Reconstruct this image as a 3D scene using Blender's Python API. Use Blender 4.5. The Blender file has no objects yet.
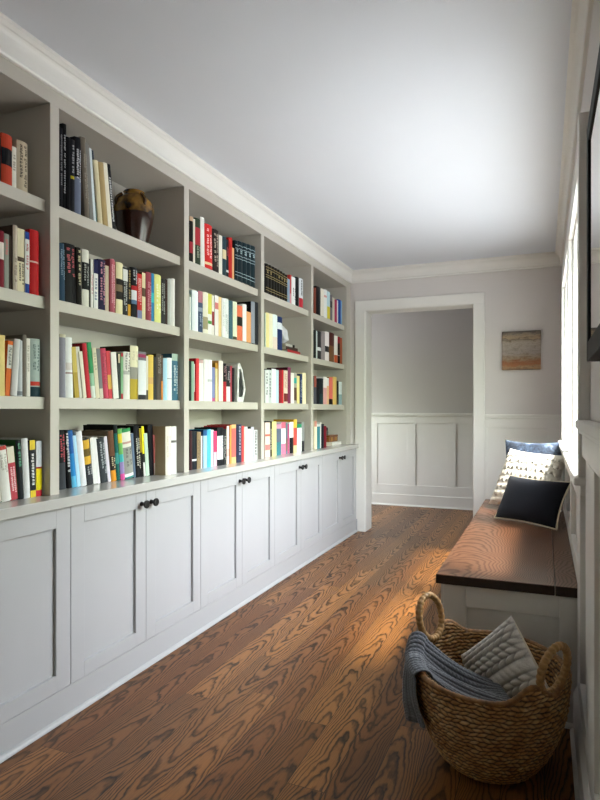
import bpy, bmesh, math, random
from mathutils import Vector, Matrix
rnd = random.Random(7)
SC = bpy.context.scene
COL = SC.collection
WORLD = 8.0; SUN = 5.0; SUNY = .22; EXPO = 2.1

# ------------------------------------------------------------------ helpers
def lin(h):
    h = h.lstrip('#')
    out = []
    for i in (0, 2, 4):
        c = int(h[i:i+2], 16) / 255
        out.append(c / 12.92 if c <= .04045 else ((c + .055) / 1.055) ** 2.4)
    return (*out, 1)

MATS = {}
def mat(hexc, rough=.5, name=None, noise=0.0, metal=0.0, nscale=30, bump=0.0, bscale=200, spec=.5, sheen=0):
    key = (hexc, rough, noise, metal, nscale, bump, bscale, spec, sheen)
    if key in MATS: return MATS[key]
    m = bpy.data.materials.new(name or 'paint_' + hexc)
    m.use_nodes = True
    nt = m.node_tree; b = nt.nodes['Principled BSDF']
    b.inputs['Base Color'].default_value = lin(hexc)
    b.inputs['Roughness'].default_value = rough
    b.inputs['Metallic'].default_value = metal
    b.inputs['Specular IOR Level'].default_value = spec
    if sheen:
        b.inputs['Sheen Weight'].default_value = sheen
    tc = nt.nodes.new('ShaderNodeTexCoord')
    if noise:
        n = nt.nodes.new('ShaderNodeTexNoise'); n.inputs['Scale'].default_value = nscale
        n.inputs['Detail'].default_value = 4
        nt.links.new(tc.outputs['Object'], n.inputs['Vector'])
        mx = nt.nodes.new('ShaderNodeMix'); mx.data_type = 'RGBA'; mx.blend_type = 'MULTIPLY'
        mx.inputs[0].default_value = 1
        mx.inputs[6].default_value = lin(hexc)
        cr = nt.nodes.new('ShaderNodeValToRGB')
        cr.color_ramp.elements[0].position = .3; cr.color_ramp.elements[1].position = .7
        lo = 1 - noise
        cr.color_ramp.elements[0].color = (lo, lo, lo, 1)
        nt.links.new(n.outputs['Fac'], cr.inputs[0])
        nt.links.new(cr.outputs[0], mx.inputs[7])
        nt.links.new(mx.outputs[2], b.inputs['Base Color'])
    if bump:
        n2 = nt.nodes.new('ShaderNodeTexNoise'); n2.inputs['Scale'].default_value = bscale
        nt.links.new(tc.outputs['Object'], n2.inputs['Vector'])
        bp = nt.nodes.new('ShaderNodeBump'); bp.inputs['Strength'].default_value = bump
        bp.inputs['Distance'].default_value = .002
        nt.links.new(n2.outputs['Fac'], bp.inputs['Height'])
        nt.links.new(bp.outputs[0], b.inputs['Normal'])
    MATS[key] = m
    return m

def box(bm, x0, x1, y0, y1, z0, z1, mi=0):
    if x0 > x1: x0, x1 = x1, x0
    if y0 > y1: y0, y1 = y1, y0
    v = [bm.verts.new(p) for p in ((x0,y0,z0),(x1,y0,z0),(x1,y1,z0),(x0,y1,z0),(x0,y0,z1),(x1,y0,z1),(x1,y1,z1),(x0,y1,z1))]
    for q in ((3,2,1,0),(4,5,6,7),(0,1,5,4),(1,2,6,5),(2,3,7,6),(3,0,4,7)):
        f = bm.faces.new([v[i] for i in q]); f.material_index = mi
    return v

def prism(bm, prof, axis, a, b, mi=0):
    """extrude closed 2-D profile along axis ('x' or 'y') from a to b. prof: list of (p,q): for 'y' p=x,q=z; for 'x' p=y,q=z"""
    def P(p, t):
        return (p[0], t, p[1]) if axis == 'y' else (t, p[0], p[1]) if axis == 'x' else (p[0], p[1], t)
    A = [bm.verts.new(P(p, a)) for p in prof]; B = [bm.verts.new(P(p, b)) for p in prof]
    n = len(prof)
    for i in range(n):
        f = bm.faces.new((A[i], A[(i+1) % n], B[(i+1) % n], B[i])); f.material_index = mi
    bm.faces.new(A[::-1]).material_index = mi; bm.faces.new(B).material_index = mi

def tube(bm, pts, r, seg=10, closed=False, mi=0, rs=None, flat=1.0):
    pts = [Vector(p) for p in pts]; n = len(pts); rings = []
    up = Vector((0, 0, 1)); prev = None
    for i, p in enumerate(pts):
        if closed: t = pts[(i+1) % n] - pts[i-1]
        else: t = pts[min(i+1, n-1)] - pts[max(i-1, 0)]
        t.normalize()
        if prev is None:
            a = t.orthogonal().normalized() if abs(t.dot(up)) > .95 else t.cross(up).normalized()
        else:
            a = prev - t * prev.dot(t)
            a.normalize()
        prev = a
        b = t.cross(a)
        rr = rs[i] if rs else r
        rings.append([bm.verts.new(p + a*math.cos(k*2*math.pi/seg)*rr + b*math.sin(k*2*math.pi/seg)*rr*flat) for k in range(seg)])
    m = n if closed else n - 1
    for i in range(m):
        A, B = rings[i], rings[(i+1) % n]
        sh = 0
        if closed and i == n-1:   # align the seam
            sh = min(range(seg), key=lambda s: (A[0].co - B[s].co).length)
        for k in range(seg):
            f = bm.faces.new((A[k], A[(k+1) % seg], B[(k+1+sh) % seg], B[(k+sh) % seg])); f.material_index = mi; f.smooth = True
    if not closed:
        bm.faces.new(rings[0][::-1]).material_index = mi; bm.faces.new(rings[-1]).material_index = mi

def lathe(bm, prof, c, seg=48, mi=0):
    """prof list of (r,z); closed top/bottom when r==0"""
    rings = []
    for r, z in prof:
        if r < 1e-6: rings.append([bm.verts.new((c[0], c[1], c[2]+z))])
        else: rings.append([bm.verts.new((c[0]+r*math.cos(2*math.pi*k/seg), c[1]+r*math.sin(2*math.pi*k/seg), c[2]+z)) for k in range(seg)])
    for A, B in zip(rings, rings[1:]):
        for k in range(seg):
            a = A if len(A) > 1 else None
            if len(A) == 1 and len(B) == 1: continue
            if len(A) == 1: f = bm.faces.new((A[0], B[(k+1) % seg], B[k])) if False else bm.faces.new((A[0], B[k], B[(k+1) % seg]))
            elif len(B) == 1: f = bm.faces.new((A[k], B[0], A[(k+1) % seg]))
            else: f = bm.faces.new((A[k], B[k], B[(k+1) % seg], A[(k+1) % seg]))
            f.material_index = mi; f.smooth = True

def wloc(o):
    v = Vector((0, 0, 0))
    while o: v += o.location; o = o.parent
    return v

def obj(name, bm, mats, parent=None, local=False, bevel=0, smooth=False, recalc=True, seg=2):
    if recalc: bmesh.ops.recalc_face_normals(bm, faces=bm.faces)
    if parent and not local:
        bmesh.ops.translate(bm, verts=bm.verts, vec=-wloc(parent))
    me = bpy.data.meshes.new(name)
    bm.to_mesh(me); bm.free()
    if not isinstance(mats, (list, tuple)): mats = [mats]
    for m in mats: me.materials.append(m)
    if smooth:
        for p in me.polygons: p.use_smooth = True
    o = bpy.data.objects.new(name, me); COL.objects.link(o)
    if parent: o.parent = parent
    if bevel:
        md = o.modifiers.new('bevel', 'BEVEL'); md.width = bevel; md.segments = seg; md.limit_method = 'ANGLE'
    return o

def thing(name, label, cat, loc=(0, 0, 0), group=None):
    o = bpy.data.objects.new(name, None); COL.objects.link(o); o.location = loc
    o.empty_display_size = .05
    o['label'] = label; o['category'] = cat
    if group: o['group'] = group
    return o
def tag(o, label, cat, group=None):
    o['label'] = label; o['category'] = cat
    if group: o['group'] = group
    return o
def struct(name, bm, m, bevel=0, parent=None):
    o = obj(name, bm, m, parent, bevel=bevel)
    if not parent: o['kind'] = 'structure'
    return o
NB = bmesh.new

# ------------------------------------------------------------------ camera
H = 1.2; F = 600.0; VX, VY = 544.5, 410.0
YAW = math.atan((VX - 300) / F); CY, SY = math.cos(YAW), math.sin(YAW)
cam = bpy.data.cameras.new('camera'); camo = bpy.data.objects.new('camera', cam); COL.objects.link(camo)
camo.location = (0, 0, H); camo.rotation_euler = (math.pi/2, 0, YAW)
cam.sensor_fit = 'HORIZONTAL'; cam.sensor_width = 36; cam.lens = 36 * F / 600
cam.shift_y = (VY - 400) / 600.0
cam.clip_start = .02
SC.camera = camo
def ray(px):
    u = (px - 300) / F
    return u*CY - SY, u*SY + CY
def y_on(px, x):                     # y of the point seen at column px on the plane x
    dx, dy = ray(px); return dy * x / dx
def z_on(px, py, x):
    dx, dy = ray(px); return H + (VY - py) * (x / dx) / F

# ------------------------------------------------------------------ materials
TRIM = mat('#e2dfd9', .42, 'trim_white_paint', noise=.02, nscale=6)
CAB = mat('#aeadae', .38, 'cabinet_greige_paint', noise=.02, nscale=5)
SHELF = mat('#bcb6ab', .42, 'bookcase_greige_paint', noise=.02, nscale=5)
BOUNCE_DARK = mat('#3a2c22', .6, 'bounce_dark_paint', noise=.2, nscale=8)  # invented dark tone that soaks up bounce behind the camera
WALL = mat('#d2ccc8', .75, 'wall_greige_paint', noise=.02, nscale=3)
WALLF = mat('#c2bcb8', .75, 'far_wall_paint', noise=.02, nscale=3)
CEIL = mat('#dcdfe6', .8, 'ceiling_paint', noise=.01, nscale=3)
BLACK = mat('#0b0b0d', .35, 'black_metal')
COUNTER = mat('#b9b7b2', .16, 'counter_paint', noise=.02, nscale=5)

class NT:
    def __init__(s, name):
        s.m = bpy.data.materials.new(name); s.m.use_nodes = True
        s.t = s.m.node_tree; s.b = s.t.nodes['Principled BSDF']
    def n(s, typ, **k):
        x = s.t.nodes.new(typ)
        for a, v in k.items(): setattr(x, a, v)
        return x
    def lk(s, a, b): s.t.links.new(a, b)
    def math(s, op, a, b=None, c=None):
        x = s.n('ShaderNodeMath', operation=op)
        for i, v in enumerate((a, b, c)):
            if v is None: continue
            if isinstance(v, (int, float)): x.inputs[i].default_value = v
            else: s.lk(v, x.inputs[i])
        return x.outputs[0]
    def vec(s, x, y, z):
        c = s.n('ShaderNodeCombineXYZ')
        for i, v in enumerate((x, y, z)):
            if isinstance(v, (int, float)): c.inputs[i].default_value = v
            else: s.lk(v, c.inputs[i])
        return c.outputs[0]
    def ramp(s, fac, stops, interp='LINEAR'):
        r = s.n('ShaderNodeValToRGB'); r.color_ramp.interpolation = interp
        e = r.color_ramp.elements
        while len(e) < len(stops): e.new(.5)
        for el, (p, c) in zip(e, stops): el.position = p; el.color = c
        s.lk(fac, r.inputs[0]); return r.outputs[0]
    def mix(s, fac, a, b, mode='MIX'):
        x = s.n('ShaderNodeMix', data_type='RGBA', blend_type=mode)
        if isinstance(fac, (int, float)): x.inputs[0].default_value = fac
        else: s.lk(fac, x.inputs[0])
        for i, v in ((6, a), (7, b)):
            if isinstance(v, tuple): x.inputs[i].default_value = v
            else: s.lk(v, x.inputs[i])
        return x.outputs[2]
    def noise(s, vec, scale=1, detail=3, rough=.5, dist=0):
        x = s.n('ShaderNodeTexNoise'); x.inputs['Scale'].default_value = scale
        x.inputs['Detail'].default_value = detail; x.inputs['Roughness'].default_value = rough
        x.inputs['Distortion'].default_value = dist
        s.lk(vec, x.inputs['Vector']); return x.outputs['Fac']

def oak(name, w, length, light, mid, dark, xoff=0.0, freq=9.0, para=14.0, rough=.33, seam=True, dens=1.0, wobf=2.6, spec=.5):
    """flat-sawn oak: every board gets nested cathedral arches running along y"""
    N = NT(name)
    tc = N.n('ShaderNodeTexCoord'); sp = N.n('ShaderNodeSeparateXYZ'); N.lk(tc.outputs['Object'], sp.inputs[0])
    X, Y = N.math('ADD', sp.outputs[0], xoff), sp.outputs[1]
    xs = N.math('DIVIDE', X, w); row = N.math('FLOOR', xs)
    xl = N.math('SUBTRACT', N.math('SUBTRACT', xs, row), .5)
    wn = N.n('ShaderNodeTexWhiteNoise', noise_dimensions='1D'); N.lk(row, wn.inputs['W'])
    yy = N.math('ADD', Y, N.math('MULTIPLY', wn.outputs['Value'], 9.7))
    ys = N.math('DIVIDE', yy, length); colm = N.math('FLOOR', ys); yf = N.math('SUBTRACT', ys, colm)
    wn2 = N.n('ShaderNodeTexWhiteNoise', noise_dimensions='2D'); N.lk(N.vec(row, colm, 0), wn2.inputs['Vector'])
    sc = N.n('ShaderNodeSeparateColor'); N.lk(wn2.outputs['Color'], sc.inputs[0])
    r1, r2, r3 = sc.outputs
    sgn = N.math('SUBTRACT', N.math('MULTIPLY', N.math('GREATER_THAN', r1, .45), 2.0), 1.0)
    off = N.math('MULTIPLY', N.math('SUBTRACT', r2, .5), .75)
    xc = N.math('ADD', xl, off)
    # slow wobble of the heart line, then fine wobble
    big = N.noise(N.vec(N.math('MULTIPLY', r3, 40), N.math('MULTIPLY', Y, 1.7), row), 1.0, 2)
    xc = N.math('ADD', xc, N.math('MULTIPLY', N.math('SUBTRACT', big, .5), .9))
    par = N.math('MULTIPLY', N.math('MULTIPLY', xc, xc), para)
    wob = N.noise(N.vec(N.math('MULTIPLY', xs, 1.5), N.math('MULTIPLY', Y, 4.0), N.math('MULTIPLY', r1, 30)), 1.0, 3, .55)
    wob2 = N.noise(N.vec(N.math('MULTIPLY', xs, 6.0), N.math('MULTIPLY', Y, 16.0), N.math('MULTIPLY', r2, 30)), 1.0, 2, .5)
    f = N.math('ADD', par, N.math('MULTIPLY', N.math('MULTIPLY', Y, sgn), freq))
    f = N.math('ADD', f, N.math('MULTIPLY', wob, wobf))
    f = N.math('ADD', f, N.math('MULTIPLY', wob2, .8))
    f = N.math('MULTIPLY', f, dens)
    fr = N.math('FRACT', f)
    # sharp on one side, soft on the other, as growth rings are
    ring = N.ramp(fr, [(0, (.0,)*3 + (1,)), (.40, (.05,)*3 + (1,)), (.62, (.75,)*3 + (1,)), (.76, (1,)*3 + (1,)), (.88, (.35,)*3 + (1,)), (1, (0,)*3 + (1,))])
    pore = N.noise(N.vec(N.math('MULTIPLY', X, 420), N.math('MULTIPLY', Y, 11), r1), 1.0, 2)
    pore = N.ramp(pore, [(.35, (.55,)*3 + (1,)), (.62, (1,)*3 + (1,))])
    brk = N.noise(N.vec(N.math('MULTIPLY', xs, 1.2), N.math('MULTIPLY', Y, 2.2), N.math('MULTIPLY', r3, 17)), 1.0, 3)
    amt = N.ramp(brk, [(.28, (.65,)*3 + (1,)), (.6, (1,)*3 + (1,))])
    fac = N.mix(1.0, ring, amt, 'MULTIPLY')
    base = N.mix(r3, light, mid)
    tone = N.math('ADD', N.math('MULTIPLY', r2, .45), .72)
    base = N.mix(1.0, base, N.vec(tone, tone, tone), 'MULTIPLY')
    base = N.mix(.55, base, N.mix(1.0, base, pore, 'MULTIPLY'))
    colr = N.mix(fac, base, dark)
    if seam:
        ax = N.math('ABSOLUTE', xl)
        g1 = N.math('GREATER_THAN', ax, .5 - .0011 / w)
        g2 = N.math('LESS_THAN', yf, .0018 / length)
        colr = N.mix(N.math('MAXIMUM', g1, g2), colr, (.012, .007, .004, 1))
    N.lk(colr, N.b.inputs['Base Color'])
    rg = N.math('ADD', N.math('MULTIPLY', ring, .12), rough)
    N.lk(rg, N.b.inputs['Roughness']); N.b.inputs['Specular IOR Level'].default_value = spec
    bp = N.n('ShaderNodeBump'); bp.inputs['Strength'].default_value = .12; bp.inputs['Distance'].default_value = .001; bp.invert = True
    N.lk(fac, bp.inputs['Height']); N.lk(bp.outputs[0], N.b.inputs['Normal'])
    return N.m

FLOORM = oak('stained_oak_floor', .128, 1.7, lin('#a36d38'), lin('#734620'), lin('#180b04'), freq=6.0, para=12, rough=.3, dens=1.05, spec=.24)
BENCHM = oak('bench_oak_top', .64, 9.0, lin('#7c5338'), lin('#67432c'), lin('#331e13'), xoff=.5, freq=13, para=95, rough=.3, seam=False, wobf=6)
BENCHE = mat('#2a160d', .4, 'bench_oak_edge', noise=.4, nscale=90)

def glass_mat():
    m = bpy.data.materials.new('window_glass'); m.use_nodes = True; nt = m.node_tree
    nt.nodes.remove(nt.nodes['Principled BSDF'])
    tr = nt.nodes.new('ShaderNodeBsdfTransparent'); tr.inputs[0].default_value = (.96, .98, .97, 1)
    gl = nt.nodes.new('ShaderNodeBsdfGlossy'); gl.inputs['Roughness'].default_value = .02
    fr = nt.nodes.new('ShaderNodeFresnel'); ge = nt.nodes.new('ShaderNodeNewGeometry'); mm = nt.nodes.new('ShaderNodeMath'); mm.operation = 'MULTIPLY_ADD'; mm.inputs[1].default_value = 1/1.45 - 1.45; mm.inputs[2].default_value = 1.45
    nt.links.new(ge.outputs['Backfacing'], mm.inputs[0]); nt.links.new(mm.outputs[0], fr.inputs[0])
    mx = nt.nodes.new('ShaderNodeMixShader')
    nt.links.new(fr.outputs[0], mx.inputs[0]); nt.links.new(tr.outputs[0], mx.inputs[1]); nt.links.new(gl.outputs[0], mx.inputs[2])
    nt.links.new(mx.outputs[0], nt.nodes['Material Output'].inputs[0])
    return m
GLASS = glass_mat()

# ------------------------------------------------------------------ room dimensions
XL = -2.12        # left wall behind the built-ins
XC = -1.79        # face of the bookcase
XD = -1.725       # face of the base cabinet doors
XR = .141         # right wall
XN = .13          # plane its joinery is measured from
YE = 5.73         # end wall
YF = 7.46         # wall of the room beyond
YB = -4.6         # wall behind the camera
ZC = 2.575
DX0, DX1, DZ = -1.632, -.611, 2.172   # doorway
WZ0, WZ1 = .975, 2.10                 # window
WIN = [(2.28, 3.46), (3.60, 4.78)]

b = NB(); prism(b, [(XL-.1, YB-.1), (XR+.15, YB-.1), (XR+.15, YE), (2.2, YE), (2.2, YF+.1), (-3.4, YF+.1), (-3.4, YE), (XL-.1, YE)], 'z', -.1, 0); struct('floor', b, FLOORM)
b = NB(); prism(b, [(XL-.1, YB-.1), (XR+.15, YB-.1), (XR+.15, YE), (2.2, YE), (2.2, YF+.1), (-3.4, YF+.1), (-3.4, YE), (XL-.1, YE)], 'z', ZC, ZC+.1); struct('ceiling', b, CEIL)
b = NB(); box(b, XL, XR, YB, -.6, ZC-.012, ZC); struct('ceiling_bounce_cut', b, BOUNCE_DARK)  # unseen dark sheet added to cut light bounced off the ceiling

b = NB(); box(b, XL-.1, XL, YB, YE, 0, ZC); struct('wall_left', b, WALL)
b = NB(); box(b, XL-.1, XR+.15, YB-.1, YB, 0, ZC); struct('wall_back', b, BOUNCE_DARK)  # unseen wall, made dark to weaken the bounced fill
b = NB(); box(b, XL, XC-.001, YB, .84, 0, ZC); struct('wall_left_near', b, TRIM)
b = NB()
RW = (-2.1, -1.1, .25, 1.1)     # added window behind the camera, shaped for low fill light
box(b, XR, XR+.15, RW[1], WIN[0][0], 0, ZC); box(b, XR, XR+.15, YB, RW[0], 0, ZC)
box(b, XR, XR+.15, RW[0], RW[1], 0, RW[2]); box(b, XR, XR+.15, RW[0], RW[1], RW[3], ZC)
box(b, XR, XR+.15, WIN[0][1], WIN[1][0], 0, ZC)
box(b, XR, XR+.15, WIN[1][1], YE, 0, ZC)
for y0, y1 in WIN:
    box(b, XR, XR+.15, y0, y1, 0, WZ0-.025); box(b, XR, XR+.15, y0, y1, WZ1, ZC)
struct('wall_right', b, WALL)
b = NB()
box(b, -3.4, DX0-.02, YE, YE+.2, 0, ZC); box(b, DX1+.02, 2.2, YE, YE+.2, 0, ZC); box(b, DX0-.02, DX1+.02, YE, YE+.2, DZ+.02, ZC)
struct('wall_end', b, WALL)
b = NB(); box(b, -3.4, 2.2, YF, YF+.1, 0, ZC); struct('wall_far', b, WALLF)
b = NB()   # the side wall of the room beyond, pierced by its window
fw0, fw1 = YE+.42, YF-.22
box(b, -3.4, -3.3, YE+.2, fw0, 0, ZC); box(b, -3.4, -3.3, fw1, YF, 0, ZC); box(b, -3.4, -3.3, fw0, fw1, 0, 1.0); box(b, -3.4, -3.3, fw0, fw1, 2.0, ZC)
struct('wall_far_left', b, WALLF)
b = NB(); box(b, 2.1, 2.2, YE+.2, YF, 0, ZC); struct('wall_far_right', b, WALLF)

# doorway lining and casing
b = NB()
box(b, DX0-.02, DX0, YE-.005, YE+.205, 0, DZ); box(b, DX1, DX1+.02, YE-.005, YE+.205, 0, DZ); box(b, DX0-.02, DX1+.02, YE-.005, YE+.205, DZ, DZ+.02)
struct('trim_1', b, TRIM, bevel=.002)
b = NB(); cw = .105
box(b, DX0-cw, DX0-.006, YE-.022, YE, 0, DZ+.006); box(b, DX1+.006, DX1+cw, YE-.022, YE, 0, DZ+.006); box(b, DX0-cw, DX1+cw, YE-.022, YE, DZ+.006, DZ+cw)
struct('trim_2', b, TRIM, bevel=.003)

# crown mouldings: stepped cove
def crown(name, axis, wallc, sgn, a, bb, proj=.065, drop=.115, m=TRIM):
    P = [(0, 0), (proj, 0), (proj, .014), (proj-.008, .02)]
    for k in range(7):
        t = k/6*math.pi/2
        P.append((.014 + (proj-.026)*(1-math.sin(t)), .024 + (drop-.05)*(1-math.cos(t))))
    P += [(.014, drop-.018), (.018, drop-.008), (.014, drop), (0, drop)]
    bm = NB(); prism(bm, [(wallc + sgn*p, ZC - q) for p, q in P], axis, a, bb)
    return struct(name, bm, m)
crown('trim_3', 'y', XC, 1, -.6, YE, proj=.05)
crown('trim_4', 'y', XR, -1, -.6, YE, proj=.055)
crown('trim_5', 'x', YE, -1, XC, XR, proj=.075)
crown('trim_6', 'x', YF, -1, -3.3, 2.1, proj=.07)

def quarter(bm, axis, c, sgn, a, bb, r=.016):
    P = [(c, 0), (c + sgn*r, 0)] + [(c + sgn*r*math.cos(t), r*1.15*math.sin(t)) for t in (math.pi/8, math.pi/4, 3*math.pi/8)] + [(c, r*1.15)]
    prism(bm, P, axis, a, bb)

# wainscot of the room beyond
b = NB()
f = YF - .014
box(b, -3.3, 2.1, f, YF, 1.03, 1.135); box(b, -3.3, 2.1, f, YF, .12, .263)
x = -1.974 - .49*3 - .098
while x < 2.0:
    box(b, x, x+.098, f, YF, .263, 1.03); x += .49
box(b, -3.3, 2.1, YF-.006, YF, .2, 1.1)
struct('wainscot_far', b, TRIM, bevel=.002)
b = NB(); box(b, -3.3, 2.1, YF-.035, YF, 1.135, 1.162); box(b, -3.3, 2.1, YF-.024, YF, 1.118, 1.135); struct('trim_7', b, TRIM, bevel=.003)
b = NB(); box(b, -3.3, 2.1, YF-.026, YF, 0, .142); quarter(b, 'x', YF-.026, -1, -3.3, 2.1); struct('baseboard_far', b, TRIM, bevel=.003)

# wainscot of the end wall, right of the doorway
x0, x1 = DX1+cw, XR
b = NB(); f = YE-.014
box(b, x0, x1, f, YE, 1.036, 1.135); box(b, x0, x1, f, YE, .12, .25)
box(b, x0, x0+.02, f, YE, .25, 1.036); box(b, x1-.115, x1, f, YE, .25, 1.036); box(b, x0, x1, YE-.005, YE, .2, 1.1)
struct('wainscot_end', b, TRIM, bevel=.002)
b = NB(); box(b, x0, x1, YE-.032, YE, 1.135, 1.16); box(b, x0, x1, YE-.022, YE, 1.12, 1.135); struct('trim_8', b, TRIM, bevel=.003)
b = NB(); box(b, x0, x1, YE-.026, YE, 0, .142); quarter(b, 'x', YE-.026, -1, x0, x1); struct('baseboard_end', b, TRIM, bevel=.003)

# right wall: wainscot near the camera, baseboard, chair rail
BY0, BY1 = 2.47, 4.69   # bench
b = NB(); f0 = XN-.016
yend = WIN[0][0]-.08
box(b, f0, XR, -.6, yend, 1.046, 1.14)
box(b, f0, XR, -.6, BY0, .15, .244)
for a, c in ((2.31, BY0), (1.66, 1.90), (.66, .90), (-.34, -.10)):
    box(b, f0, XR, a, c, .244, 1.046 if c < 2.2 else .95)
box(b, XN-.004, XR, -.6, 2.2, .2, 1.1)
struct('wainscot_right', b, TRIM, bevel=.003)
b = NB(); box(b, XN-.036, XR, -.6, yend, 1.14, 1.166); box(b, XN-.024, XR, -.6, yend, 1.122, 1.14); struct('trim_9', b, TRIM, bevel=.004)
b = NB()
prism(b, [(XR, 0), (XN-.03, 0), (XN-.03, .14), (XN-.018, .165), (XR, .165)], 'y', -.6, BY0)
quarter(b, 'y', XN-.03, -1, -.6, BY0-.016, .013)
struct('baseboard_right', b, TRIM)
# panelled wall behind the bench, under the window
b = NB()
box(b, XN-.012, XR, BY0, YE, .533, .60); box(b, XN-.012, XR, BY0, YE, .86, .95)
for a in (BY0, 3.18, 3.90, 4.62, 5.55): box(b, XN-.012, XR, a, a+.10, .60, .86)
box(b, XN-.02, XR, yend, 4.86, .915, .95)
struct('wainscot_under_window', b, TRIM, bevel=.003)
b = NB(); box(b, XN-.028, XR, BY1, YE, 0, .16); struct('baseboard_behind_bench', b, TRIM, bevel=.003)

# windows
for i, (y0, y1) in enumerate(WIN):
    root = bpy.data.objects.new('window_%d' % (i+1), None); COL.objects.link(root); root['kind'] = 'structure'
    root.location = (XR+.08, (y0+y1)/2, WZ0)
    b = NB(); t = .022
    box(b, XR-.001, XR+.15, y0, y0+t, WZ0, WZ1-t); box(b, XR-.001, XR+.15, y1-t, y1, WZ0, WZ1-t); box(b, XR-.001, XR+.15, y0, y1, WZ1-t, WZ1)
    box(b, XR+.0605, XR+.15, y0+t, y1-t, WZ0-.02, WZ0+.012)
    obj('window_frame', b, TRIM, root, bevel=.002)
    mid = (WZ0+WZ1)/2
    for z0, z1, xx in ((WZ0+.012, mid+.02, XR+.075), (mid-.02, WZ1-t, XR+.105)):
        b = NB(); s = .042
        box(b, xx, xx+.03, y0+t, y0+t+s, z0, z1); box(b, xx, xx+.03, y1-t-s, y1-t, z0, z1)
        box(b, xx, xx+.03, y0+t+s, y1-t-s, z0, z0+s); box(b, xx, xx+.03, y0+t+s, y1-t-s, z1-s, z1)
        sa = obj('sash', b, TRIM, root, bevel=.003)
        b = NB(); box(b, xx+.013, xx+.017, y0+t+s-.004, y1-t-s+.004, z0+s-.004, z1-s+.004)
        obj('pane', b, GLASS, sa)
b = NB()
cwn = .08; ct = .025; cf = .014
box(b, XN-ct, XR, WIN[0][0]-cwn, WIN[0][0]+.006, WZ0, WZ1-.006); box(b, XN-cf, XR, WIN[1][1]-.006, WIN[1][1]+cwn, WZ0, WZ1-.006)
box(b, XN-cf, XR, WIN[0][1]-.006, WIN[1][0]+.006, WZ0, WZ1-.006)
box(b, XN-ct, XR, WIN[0][0]-cwn, WIN[0][0]+.006, WZ1-.006, WZ1+.09); box(b, XN-cf, XR, WIN[0][0]+.006, WIN[1][1]+cwn, WZ1-.006, WZ1+.09)
struct('trim_10', b, TRIM, bevel=.003)
b = NB(); box(b, XN-.04, XR+.06, WIN[0][0]-cwn-.012, WIN[1][1]+cwn+.012, WZ0-.026, WZ0); struct('window_sill', b, TRIM, bevel=.005)
# added fill window, out of view behind the camera
b = NB()
for a, c, d, e in ((RW[0], RW[0]+.05, RW[2], RW[3]), (RW[1]-.05, RW[1], RW[2], RW[3]), (RW[0]+.05, RW[1]-.05, RW[2], RW[2]+.06), (RW[0]+.05, RW[1]-.05, RW[3]-.06, RW[3])):
    box(b, XR+.08, XR+.12, a, c, d, e)
wb = struct('window_4', b, TRIM)
b = NB(); box(b, XR+.098, XR+.102, RW[0]+.05, RW[1]-.05, RW[2]+.06, RW[3]-.06); obj('pane', b, GLASS, wb)
# window of the room beyond
b = NB()
for a, c, d, e in ((fw0, fw0+.05, 1.0, 2.0), (fw1-.05, fw1, 1.0, 2.0), (fw0+.05, fw1-.05, 1.0, 1.06), (fw0+.05, fw1-.05, 1.94, 2.0), (fw0+.05, fw1-.05, 1.48, 1.53)):
    box(b, -3.37, -3.32, a, c, d, e)
wf = struct('window_3', b, TRIM)
b = NB(); box(b, -3.346, -3.342, fw0+.05, fw1-.05, 1.06, 1.94); obj('pane', b, GLASS, wf)
# ------------------------------------------------------------------ built-ins
UP = [.886, 1.828, 2.770, 3.715, 4.665]; UW = .047
YEND0, YEND1 = 5.598, YE - .004
ZT = 2.402; ZS = [2.0247, 1.644, 1.251]; TS = .047; ZCT = .8645
XSH = -1.815; XBK = -2.10
BASEY = [.882, 1.845, 2.808, 3.771, 4.734, 5.697]
bay_lab = ['greige bookcase bay nearest the camera, cut off by the left edge',
           'greige bookcase bay with the brown glazed jar on its top shelf',
           'greige bookcase bay with the white geode bookend on its third shelf',
           'greige bookcase bay with the row of gilt black volumes on top',
           'greige bookcase bay at the far end beside the doorway']
for i in range(5):
    y0 = UP[i]; y1 = UP[i+1] if i < 4 else None
    a = y0 + UW/2; c = (y1 - UW/2) if y1 else YEND0
    root = thing('bookcase', bay_lab[i], 'bookcase', (-1.95, (a+c)/2, ZCT), 'built-in bookcase bays along the left wall')
    b = NB()
    box(b, XBK, XC, y0-UW/2, a, ZCT, ZT)
    obj('upright', b, SHELF, root, bevel=.0012)
    if i == 4: b = NB(); box(b, XBK, XC, c, YEND1, ZCT, ZT); obj('upright', b, SHELF, root, bevel=.0012)
    b = NB(); box(b, XL+.001, XBK, y0-UW/2, (c if i < 4 else YEND1), ZCT, ZT); obj('back_panel', b, SHELF, root)
    b = NB(); box(b, XBK, XC, y0-UW/2, (c if i < 4 else YEND1), ZT, ZC-.1); obj('top_rail', b, SHELF, root)
    for z in ZS:
        b = NB(); box(b, XBK, XSH, a, c, z-TS, z); obj('shelf', b, SHELF, root, bevel=.0015)
b = NB(); box(b, XL+.001, XD+.025, BASEY[0]-.03, YE-.006, ZCT-.0395, ZCT)
tag(obj('countertop', b, COUNTER, bevel=.003), 'long greige painted countertop running under the bookcase bays', 'countertop')

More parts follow.
